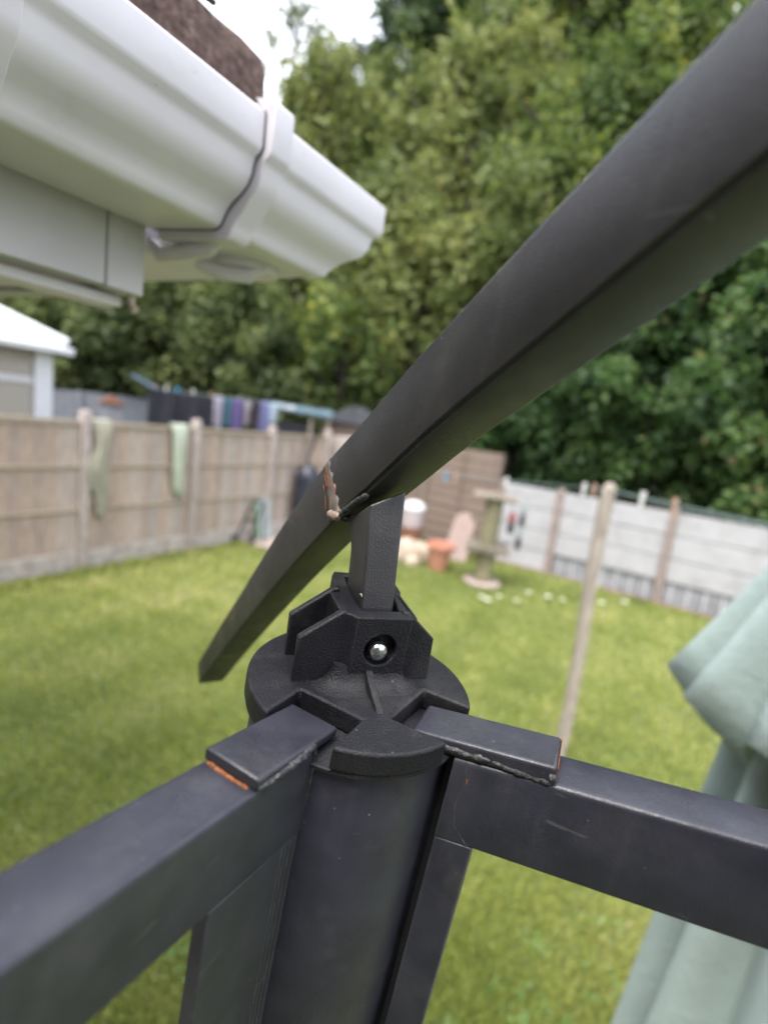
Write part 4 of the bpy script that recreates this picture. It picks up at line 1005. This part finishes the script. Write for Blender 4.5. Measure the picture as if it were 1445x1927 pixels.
# cap plate with the two notches
def on_circle(p, d, r, c=(ccx, ccv)):
    px, py = p[0] - c[0], p[1] - c[1]; b = px * d[0] + py * d[1]; q = px * px + py * py - r * r
    t = -b + math.sqrt(b * b - q); return (p[0] + d[0] * t, p[1] + d[1] * t)
dL, dR = (-.738, .675), (.737, .676)
CL, IL, CR_, IR = (-.545, .150), (-.128, .585), (.588, .205), (.118, .585)
def arc(pa, pb, r, n, ccw=True, c=(ccx, ccv)):
    a0 = math.atan2(pa[1] - c[1], pa[0] - c[0]); a1 = math.atan2(pb[1] - c[1], pb[0] - c[0])
    if ccw:
        while a1 < a0: a1 += 2 * math.pi
    else:
        while a1 > a0: a1 -= 2 * math.pi
    return [(c[0] + r * math.cos(a0 + (a1 - a0) * i / n), c[1] + r * math.sin(a0 + (a1 - a0) * i / n)) for i in range(n + 1)]
PLb, PRb = on_circle(CL, dL, 1.0), on_circle(CR_, dR, 1.0); PLf, PRf = on_circle(IL, dL, 1.0), on_circle(IR, dR, 1.0)
outl = arc(PLb, PRb, 1.0, 64, ccw=True if False else True)
# go the long way round the back (negative v)
a0 = math.atan2(PLb[1] - ccv, PLb[0] - ccx); a1 = math.atan2(PRb[1] - ccv, PRb[0] - ccx)
a0 %= 2 * math.pi; a1 %= 2 * math.pi
if a1 < a0: a1 += 2 * math.pi
outl = [(ccx + math.cos(a0 + (a1 - a0) * i / 72), ccv + math.sin(a0 + (a1 - a0) * i / 72)) for i in range(73)]
front = arc(PRf, PLf, 1.0, 20, True)
poly = outl + [CR_, IR] + front + [IL, CL]
mb = MB()
mb.prism([G(u, v, -.194) for u, v in poly], [G(u, v, 0) for u, v in poly])
me = bpy.data.meshes.new('cap_plate'); me.from_pydata(mb.v, [], mb.f); me.update()
bm = bmesh.new(); bm.from_mesh(me); bmesh.ops.recalc_face_normals(bm, faces=bm.faces)
bm.to_mesh(me); bm.free()
plate = link('cap_plate', me, M['cast'], gz, bevel=.022 * S, seg=3)
# skirt: the plate swells up to the socket
def rrect(u0, u1, v0, v1, g, z, sk=0, n=6):
    pts = []
    r = .05 + g
    for (cu_, cv_, a) in ((u1, v1, 0), (u0, v1, 90), (u0, v0, 180), (u1, v0, 270)):
        for k in range(n + 1):
            t = R(a + 90 * k / n); pts.append(G(cu_ + r * math.cos(t) - .05 * math.copysign(1, math.cos(R(a + 45))), cv_ + r * math.sin(t) - .05 * math.copysign(1, math.sin(R(a + 45))), z))
    return pts
mb = MB(); mb.loft([rrect(-.27, .37, -.85, .12, g, z) for g, z in ((.21, -.010), (.16, .004), (.12, .012), (.085, .026), (.055, .050), (.03, .085), (.012, .13), (0, .19))]); mb.build('socket_skirt', M['cast_plain'], plate, smooth=True)
# socket
ZT = .65
so_ = [(-.15, .135), (.355, .135), (.375, -.05), (.40, -.35), (.47, -.46), (.495, -.70), (.43, -.88), (-.10, -.92), (-.15, -.80), (-.20, -.46), (-.275, -.40), (-.275, .03), (-.19, .06)]
so_[12] = (-.20, .065)
si = [(-.075, -.02), (.285, -.025), (.31, -.15), (.38, -.60), (.34, -.78), (-.02, -.82), (-.05, -.6), (-.075, -.3)]
bm = bmesh.new()
topo = [bm.verts.new(G(u, v, ZT)) for u, v in so_]; topi = [bm.verts.new(G(u, v, ZT)) for u, v in si]
eo = [bm.edges.new((topo[i], topo[(i + 1) % len(topo)])) for i in range(len(topo))]; ei = [bm.edges.new((topi[i], topi[(i + 1) % len(topi)])) for i in range(len(topi))]
bmesh.ops.triangle_fill(bm, edges=eo + ei, use_beauty=True)
bmesh.ops.dissolve_limit(bm, angle_limit=.01, verts=bm.verts, edges=bm.edges)
bm.verts.ensure_lookup_table()
boto = [bm.verts.new(G(u, v, -.01)) for u, v in so_]; boti = [bm.verts.new(G(u, v, .04)) for u, v in si]
for i in range(len(topo)):
    if i == 0: continue          # front face built with its hole below
    j = (i + 1) % len(topo); bm.faces.new((topo[i], topo[j], boto[j], boto[i]))
for i in range(len(topi)):
    j = (i + 1) % len(topi); bm.faces.new((topi[j], topi[i], boti[i], boti[j]))
bm.faces.new(boti)
# front wall with round recess
hc, hr, nh = (.106, .350), .148, 40
circ = [bm.verts.new(G(hc[0] + hr * math.cos(2 * math.pi * k / nh), .135, hc[1] + hr * math.sin(2 * math.pi * k / nh))) for k in range(nh)]
def on_rect(k):
    a = 2 * math.pi * k / nh; c, s = math.cos(a), math.sin(a)
    u0, u1, z0, z1 = -.15, .355, -.01, ZT
    tx = ((u1 - hc[0]) / c) if c > 1e-9 else ((u0 - hc[0]) / c if c < -1e-9 else 1e9)
    tz = ((z1 - hc[1]) / s) if s > 1e-9 else ((z0 - hc[1]) / s if s < -1e-9 else 1e9)
    t = min(tx, tz); return (hc[0] + c * t, hc[1] + s * t)
rp = [on_rect(k) for k in range(nh)]
corners = [(.35, ZT, topo[1]), (-.15, ZT, topo[0]), (-.15, -.01, boto[0]), (.35, -.01, boto[1])]
used = {}
for cu_, cz_, vv in corners:
    k = min(range(nh), key=lambda q: (rp[q][0] - cu_) ** 2 + (rp[q][1] - cz_) ** 2 + (1e3 if q in used else 0)); used[k] = vv
rect = [used[k] if k in used else bm.verts.new(G(rp[k][0], .135, rp[k][1])) for k in range(nh)]
for k in range(nh):
    j = (k + 1) % nh; bm.faces.new((circ[k], circ[j], rect[j], rect[k]))
deep = [bm.verts.new(G(hc[0] + hr * .93 * math.cos(2 * math.pi * k / nh), .035, hc[1] + hr * .93 * math.sin(2 * math.pi * k / nh))) for k in range(nh)]
for k in range(nh):
    j = (k + 1) % nh; bm.faces.new((circ[j], circ[k], deep[k], deep[j]))
bm.faces.new(deep)
bmesh.ops.recalc_face_normals(bm, faces=bm.faces)
me = bpy.data.meshes.new('socket'); bm.to_mesh(me); bm.free()
soc = link('socket', me, M['cast'], plate, bevel=.026 * S, seg=3)
soc.modifiers['bevel'].angle_limit = R(40)
def wing(pts, v0, v1, lean=0):
    mb = MB(); mb.prism([G(u, v0, z) for u, z in pts], [G(u, v1, z) for u, z in pts]); return mb.build('fin', M['cast'], plate, bevel=.014 * S, seg=2)
wing([(-.22, -.008), (-.60, -.008), (-.61, .41), (-.265, .66), (-.22, .665)], .047, -.028)
wing([(-.18, -.008), (-.59, -.008), (-.605, .41), (-.235, .69), (-.18, .69)], -.385, -.455)
wing([(.30, -.008), (.682, -.008), (.66, .415), (.365, .665), (.30, .67)], .040, -.035)
wing([(.34, -.008), (.690, -.008), (.672, .41), (.42, .66), (.36, .665)], -.37, -.445)
mb = MB(); mb.prism([G(.012, v, z) for v, z in ((.10, -.008), (.10, .16), (.15, .15), (.22, .115), (.515, .012), (.53, -.008))], [G(.072, v, z) for v, z in ((.10, -.008), (.10, .16), (.15, .15), (.22, .115), (.515, .012), (.53, -.008))])
mb.build('rib', M['cast'], plate, bevel=.009 * S)
# bolt in the recess
bc = G(.088, 0, .345)
def bring(r, v): return [G(.088 + r * math.cos(2 * math.pi * k / 28), v, .338 + r * math.sin(2 * math.pi * k / 28)) for k in range(28)]
mb = MB(); mb.loft([bring(.084, .036), bring(.084, .125)]); bt_ = mb.build('bolt', M['steel_dark'], soc, smooth=True)
mb = MB(); mb.loft([bring(.084, .1252), bring(.083, .14), bring(.078, .155), bring(.064, .170), bring(.045, .180), bring(.02, .185)]); mb.build('bolt_end', M['steel'], soc, smooth=True)

# rails (two sides), upright next to the post, end block
class Rail: pass
def rail(side, D_, N_, r1, r2, w, zt, t, hb, ri, rv, el, off, rend):
    def P(r, nn, z): 
        uv = (D_[0] * r + N_[0] * (off + nn), D_[1] * r + N_[1] * (off + nn)); return G(uv[0], uv[1], z + el * r)
    h = w / 2; zb_ = zt - t
    # beam
    rs_ = ri if side == 'L' else ri + .012
    k1, k2 = .05, .018           # corner radii, top and bottom
    sec = []
    for cn, cz, kk, a0_ in ((h, 0, k1, 0), (-h, 0, k1, 90), (-h, -hb, k2, 180), (h, -hb, k2, 270)):
        for q_ in range(5):
            t_ = R(a0_ + 22.5 * q_); sn = 1 if cn > 0 else -1; sz = -1 if cz == 0 else 1
            sec.append((cn - sn * kk + kk * math.cos(t_), zb_ + cz + sz * kk + kk * math.sin(t_)))
    mb = MB(); mb.loft([[P(r_q, a_q, z_q) for a_q, z_q in sec] for r_q in (rs_, rs_ + .5, 3, 6, 12, rend)])
    beam = mb.build('side_rail', M['frame_paint'], gz, smooth=True)
    # block
    mb = MB(); q = .0
    mb.hexa([P(r1, -h, zt - t + .001), P(r2, -h, zt - t + .001), P(r2, h, zt - t + .001), P(r1, h, zt - t + .001), P(r1, -h, zt), P(r2, -h, zt), P(r2, h, zt), P(r1, h, zt)])
    blk = mb.build('hook_bar', M['frame_paint_worn'], beam, bevel=.028 * S, seg=3)
    return P, h, beam, zb_
def bead(name, path, rad, mat, par, seed, n=10, sq=1.0):
    pts = []; rs = []
    m_ = max(2, int(len(path) * 1))
    for i in range(len(path) - 1):
        a, b = path[i], path[i + 1]; k = max(2, int((b - a).length / (.026 * S)))
        for j in range(k):
            t = j / k; p = a.lerp(b, t)
            pts.append(p + V3(mnoise.noise(p * 900 + V3(seed, 0, 0)), mnoise.noise(p * 900 + V3(0, seed, 0)), mnoise.noise(p * 900 + V3(0, 0, seed))) * rad * .28)
            rs.append(rad * max(.25, .9 + .45 * mnoise.noise(p * 420 + V3(seed, seed, 0)) + .16 * mnoise.noise(p * 1500 + V3(0, seed, seed))))
    pts.append(path[-1]); rs.append(rad * .5); rs[0] = rad * .5
    mb = MB(); mb.tube(pts, rs, n); return mb.build(name, mat, par, smooth=True)

PL, hL, beamL, zbL = rail('L', (-.738, .675), (.675, .738), .604, 1.576, .458, -.170, .0893, .722, .863, 1.867, .1453, -.022, 29)
gtag(beamL, 'side rail running towards the lower left')
ZLOW = -44
# left upright: wide plate face plus narrow ribbed strip beside the column
mb = MB(); r0, r1_ = 1.13, 1.867; q = .012
zt_ = zbL - .722 - .004
def colbox(P, h, ra, rb, zlow, ztop, hn0, hn1): 
    return [P(ra, hn0, zlow), P(rb, hn0, zlow), P(rb, hn1, zlow), P(ra, hn1, zlow), P(ra, hn0, ztop), P(rb, hn0, ztop), P(rb, hn1, ztop), P(ra, hn1, ztop)]
mb.hexa(colbox(PL, hL, r0, r1_, ZLOW, zt_, hL - .11, hL - .003)); mb.build('upright', M['frame_paint'], gz, bevel=.008 * S, seg=2)
mb = MB(); mb.hexa(colbox(PL, hL, .885, r0 - .01, ZLOW, zt_, -hL + .04, hL - .012)); strip = mb.build('inner_channel', M['frame_paint_worn'], gz, bevel=.02 * S)
for k in range(3):
    mb = MB(); rr = .93 + .062 * k; mb.hexa(colbox(PL, hL, rr, rr + .024, ZLOW, zt_ - .02, hL - .03, hL - .006)); mb.build('ridge', M['frame_paint_worn'], strip, bevel=.005 * S)
PR, hR, beamR, zbR = rail('R', (.736, .677), (-.677, .736), .648, 1.7745, .4505, -.2002, .1465, .764, 1.024, 1.349, .1661, .0215, 26)
gtag(beamR, 'side rail running to the right')
mb = MB(); mb.hexa(colbox(PR, hR, 1.036, 1.349, ZLOW, zbR - .764 - .003, -hR + .004, hR - .003)); upR = mb.build('upright', M['frame_paint'], gz, bevel=.012 * S, seg=2)
mb = MB(); mb.hexa(colbox(PR, hR, .80, 1.02, ZLOW, zbR - .1, -hR + .03, -.02)); mb.build('gap_shade_filler', M['black'], upR)  # black filler standing in for the shadow between column and right upright

# welds and rust, left side
bead('weld_bead', [PL(1.56, hL - .01, zbL + .012), PL(1.35, hL + .004, zbL + .02), PL(1.12, hL, zbL + .045), PL(.92, hL - .01, zbL + .06)], .027 * S, M['weld'], beamL, 3)
bead('weld_bead', [PL(1.42, hL + .012, zbL + .03), PL(1.22, hL + .012, zbL + .045), PL(1.05, hL + .01, zbL + .03)], .020 * S, M['weld'], beamL, 8)
bead('weld_bead', [PL(.90, hL - .005, zbL + .02), PL(.905, hL - .0, zbL - .28), PL(.90, hL - .01, zbL - .5)], .017 * S, M['weld'], beamL, 12)
bead('rust_line', [PL(1.590, -hL + .05, zbL + .002), PL(1.596, 0, zbL + .002), PL(1.590, hL - .06, zbL + .0)], .015 * S, M['rust'], beamL, 5)
mb = MB(); mb.hexa([PL(1.5765, -hL + .015, zbL + .012), PL(1.579, -hL + .015, zbL + .012), PL(1.579, hL - .015, zbL + .012), PL(1.5765, hL - .015, zbL + .012), PL(1.5765, -hL + .015, -.176), PL(1.579, -hL + .015, -.176), PL(1.579, hL - .015, -.176), PL(1.5765, hL - .015, -.176)])
mb.build('bar_end', M['black'], beamL)
# right side
mb = MB(); mb.hexa([PR(1.7755, -hR + .012, zbR + .004), PR(1.781, -hR + .012, zbR + .004), PR(1.781, hR - .012, zbR + .004), PR(1.7755, hR - .012, zbR + .004), PR(1.7755, -hR + .012, -.208), PR(1.781, -hR + .012, -.208), PR(1.781, hR - .012, -.208), PR(1.7755, hR - .012, -.208)])
mb.build('rusty_bar_end', M['rust'], beamR)
bead('weld_bead', [PR(1.78, hR - .02, zbR + .005), PR(1.62, hR - .02, zbR + .012), PR(1.42, hR - .015, zbR + .03), PR(1.30, hR - .02, zbR + .06)], .030 * S, M['weld'], beamR, 21)
bead('weld_bead', [PR(1.745, hR + .0, zbR + .055), PR(1.765, hR + .004, zbR + .07), PR(1.785, hR - .01, zbR + .03)], .034 * S, M['weld'], beamR, 23)
bead('weld_bead', [PR(1.30, hR - .012, zbR + .055), PR(1.12, hR - .012, zbR + .05), PR(.92, hR - .02, zbR + .07), PR(.74, hR - .02, zbR + .085)], .030 * S, M['weld'], beamR, 26)
bead('weld_bead', [PR(1.14, hR - .006, zbR - .02), PR(1.15, hR - .004, zbR - .2), PR(1.13, hR - .004, zbR - .42), PR(1.16, hR - .006, zbR - .60), PR(1.30, hR - .006, zbR - .76)], .010 * S, M['frame_paint_worn'], beamR, 29)
bead('rust_spot', [PR(1.172, hR - .0, zbR - .16), PR(1.176, hR - .0, zbR - .21)], .010 * S, M['rust'], beamR, 31)
# scraped rim of the column under the cap
bead('rim_burr', [G(ccx + .925 * math.cos(t), ccv + .925 * math.sin(t), -.243) for t in [R(a) for a in range(70, 131, 6)]], .010 * S, M['weld'], gz, 40)
bead('rust_spot', [G(ccx + .93 * math.cos(R(a)), ccv + .93 * math.sin(R(a)), -.265) for a in (93, 97, 101)], .009 * S, M['rust'], gz, 44)

# stub post rising from the socket
def spt(u, v, z): return G(u, v, z)
st = MB(); zA, zB = .06, 1.86
def stub_ring(z):
    t = (z - .7) / 1.0; du = -.04 * t; dv = -.165 * t
    return [spt(-.066 + du, -.095 + dv, z), spt(.243 + du, -.085 + dv, z), spt(.26 + du, -.60 + dv, z), spt(-.05 + du, -.61 + dv, z)]
st.loft([stub_ring(.06), stub_ring(1.0), [p + V3(0, 0, dz) for p, dz in zip(stub_ring(1.66), (-.12 * S, .05 * S, -.36 * S, -.40 * S))]])
stub = st.build('rafter_stub', M['rafter_paint'], gz, bevel=.022 * S, seg=3)

# curved rafter
ca, sa = math.cos(R(9)), math.sin(R(9))
def RP(s, nn, z): # s along V rotated by 9 deg; nn across
    u = sa * s + ca * nn; v = ca * s - sa * nn; return G(u, v, z)
botk = np.array([(-5.75, -3.82), (-5.34, -3.40), (-4.3, -2.24), (-3.288, -1.153), (-2.082, .10), (-1.45, .72), (-.90, 1.235), (-.417, 1.625), (.404, 2.325), (1.203, 2.925), (1.785, 3.355), (2.242, 3.685), (3.2, 4.33), (4.6, 5.2), (7.5, 6.75), (12, 8.6), (18, 10.6)])
hk = np.array([(-5.75, .40), (-4.6, .44), (-3.3, .50), (-2.4, .575), (-1.8, .62), (-.9, .66), (.6, .655), (1.2, .67), (2.3, .69), (18, .69)])
def bez(s):
    # Catmull-Rom through botk
    i = int(np.clip(np.searchsorted(botk[:, 0], s) - 1, 1, len(botk) - 3)); x0, x1 = botk[i, 0], botk[i + 1, 0]; t = (s - x0) / (x1 - x0)
    m0 = (botk[i + 1, 1] - botk[i - 1, 1]) / (botk[i + 1, 0] - botk[i - 1, 0]) * (x1 - x0); m1 = (botk[i + 2, 1] - botk[i, 1]) / (botk[i + 2, 0] - botk[i, 0]) * (x1 - x0)
    return (2 * t ** 3 - 3 * t ** 2 + 1) * botk[i, 1] + (t ** 3 - 2 * t ** 2 + t) * m0 + (-2 * t ** 3 + 3 * t ** 2) * botk[i + 1, 1] + (t ** 3 - t ** 2) * m1
def rafter(name, s0, s1, nseg, n0, n1, mat, groove=False):
    lp = []
    rr = .028
    for i in range(nseg + 1):
        s = s0 + (s1 - s0) * i / nseg; e = .05; z = bez(s); tn = V3(1, (bez(s + e) - bez(s - e)) / (2 * e), 0).normalized(); pn = V3(-tn.y, tn.x, 0)
        h = float(np.interp(s, hk[:, 0], hk[:, 1])); l = []
        if groove: n1 = .412 + .05 * min(1, max(0, (s + .5) / 2))
        for cx_, cy_, a in ((n1 - rr, h - rr, 0), (n0 + rr, h - rr, 90), (n0 + rr, rr, 180), (n1 - rr, rr, 270)):
            for k in range(4):
                t = R(a + 30 * k); nn = cx_ + rr * math.cos(t); hh = cy_ + rr * math.sin(t)
                l.append(RP(s + pn.x * hh, nn, z + pn.y * hh))
            if groove and a == 180:
                l = l[:-4] + [RP(s + pn.x * hh, nn, z + pn.y * hh) for nn, hh in ((n0, .050), (n0 + .004, .043), (n0 + .034, .034), (n0 + .036, .006), (n0 + .046, .0))]
            if groove and a == 90: n1_ = 0
        lp.append(l)
    mb = MB(); mb.loft(lp); return mb.build(name, mat, gz, smooth=True)
raf = rafter('rafter', -.93, 17, 70, -.04, .432, M['rafter_paint'], True)
tail = rafter('rafter_tail', -5.42, -.945, 34, -.036, .411, M['rafter_paint'])
# weld seam between rafter and its tail, and flaky filler at the bend
def seam(s, hh, nn):
    e = .05; tn = V3(1, (bez(s + e) - bez(s - e)) / (2 * e), 0).normalized(); return RP(s - tn.y * hh, nn, bez(s) + tn.x * hh)
patch = MB(); pn_ = 14; loops = []
for i in range(pn_ + 1):
    hh = .02 + .62 * i / pn_; w0 = .035 + .05 * (1 - i / pn_) + .015 * math.sin(i * 2.3); w1 = .03 + .07 * (1 - i / pn_) + .02 * math.cos(i * 1.9)
    loops.append([seam(-.94 - w0 - .03, hh, -.0395), seam(-.94 - w0 * .5, hh, -.046 - .003 * math.sin(i * 3.1)), seam(-.94 + .01, hh, -.047 - .003 * math.cos(i * 2.7)), seam(-.94 + w1, hh, -.0415)])
patch.loft(loops, caps=False, closed=False)
me = bpy.data.meshes.new('filler_patch'); me.from_pydata(patch.v, [], patch.f); me.update()
fo = link('filler_patch', me, mat_noise('filler', [(.30, (.08, .065, .055)), (.5, (.12, .10, .09)), (.66, (.17, .14, .125)), (.72, (.42, .17, .05)), (.80, (.05, .04, .03))], 190, .55, stretch=(1, 1, .5), bs=.7, bd=.0006, bscale=700), raf, smooth=True)
s2 = fo.modifiers.new('thick', 'SOLIDIFY'); s2.thickness = .0003
for (sa_, ha, sb_, hb_, sd) in [(-1.00, .56, -.99, .40, 1), (-.955, .60, -.96, .36, 2), (-.975, .50, -.935, .44, 3), (-1.03, .34, -1.06, .18, 4), (-1.045, .46, -1.04, .38, 5), (-.90, .40, -.87, .22, 6)]:
    bead('rust_crack', [seam(sa_, ha, -.049), seam((sa_ + sb_) / 2 + .01, (ha + hb_) / 2, -.049), seam(sb_, hb_, -.048)], .0055 * S, M['rust'], fo, sd, 6)
bead('weld_bead', [seam(-.99, .10, -.05), seam(-.93, .02, -.055), seam(-.86, -.02, -.045)], .046 * S, M['weld_pale'], raf, 51)
bead('weld_bead', [seam(-.86, -.01, -.04), seam(-.72, -.01, -.03), seam(-.58, -.0, -.02), seam(-.46, -.01, -.0)], .034 * S, M['weld'], raf, 53)
bead('weld_bead', [seam(-.90, -.02, .0), seam(-.86, -.05, .18), seam(-.86, -.03, .34)], .035 * S, M['weld'], raf, 55)
bead('weld_bead', [stub_ring(1.0)[0] + V3(0, 0, -.26 * S), stub_ring(.86)[0] + V3(0, 0, -.1 * S), stub_ring(.74)[0]], .010 * S, M['weld_pale'], stub, 57)
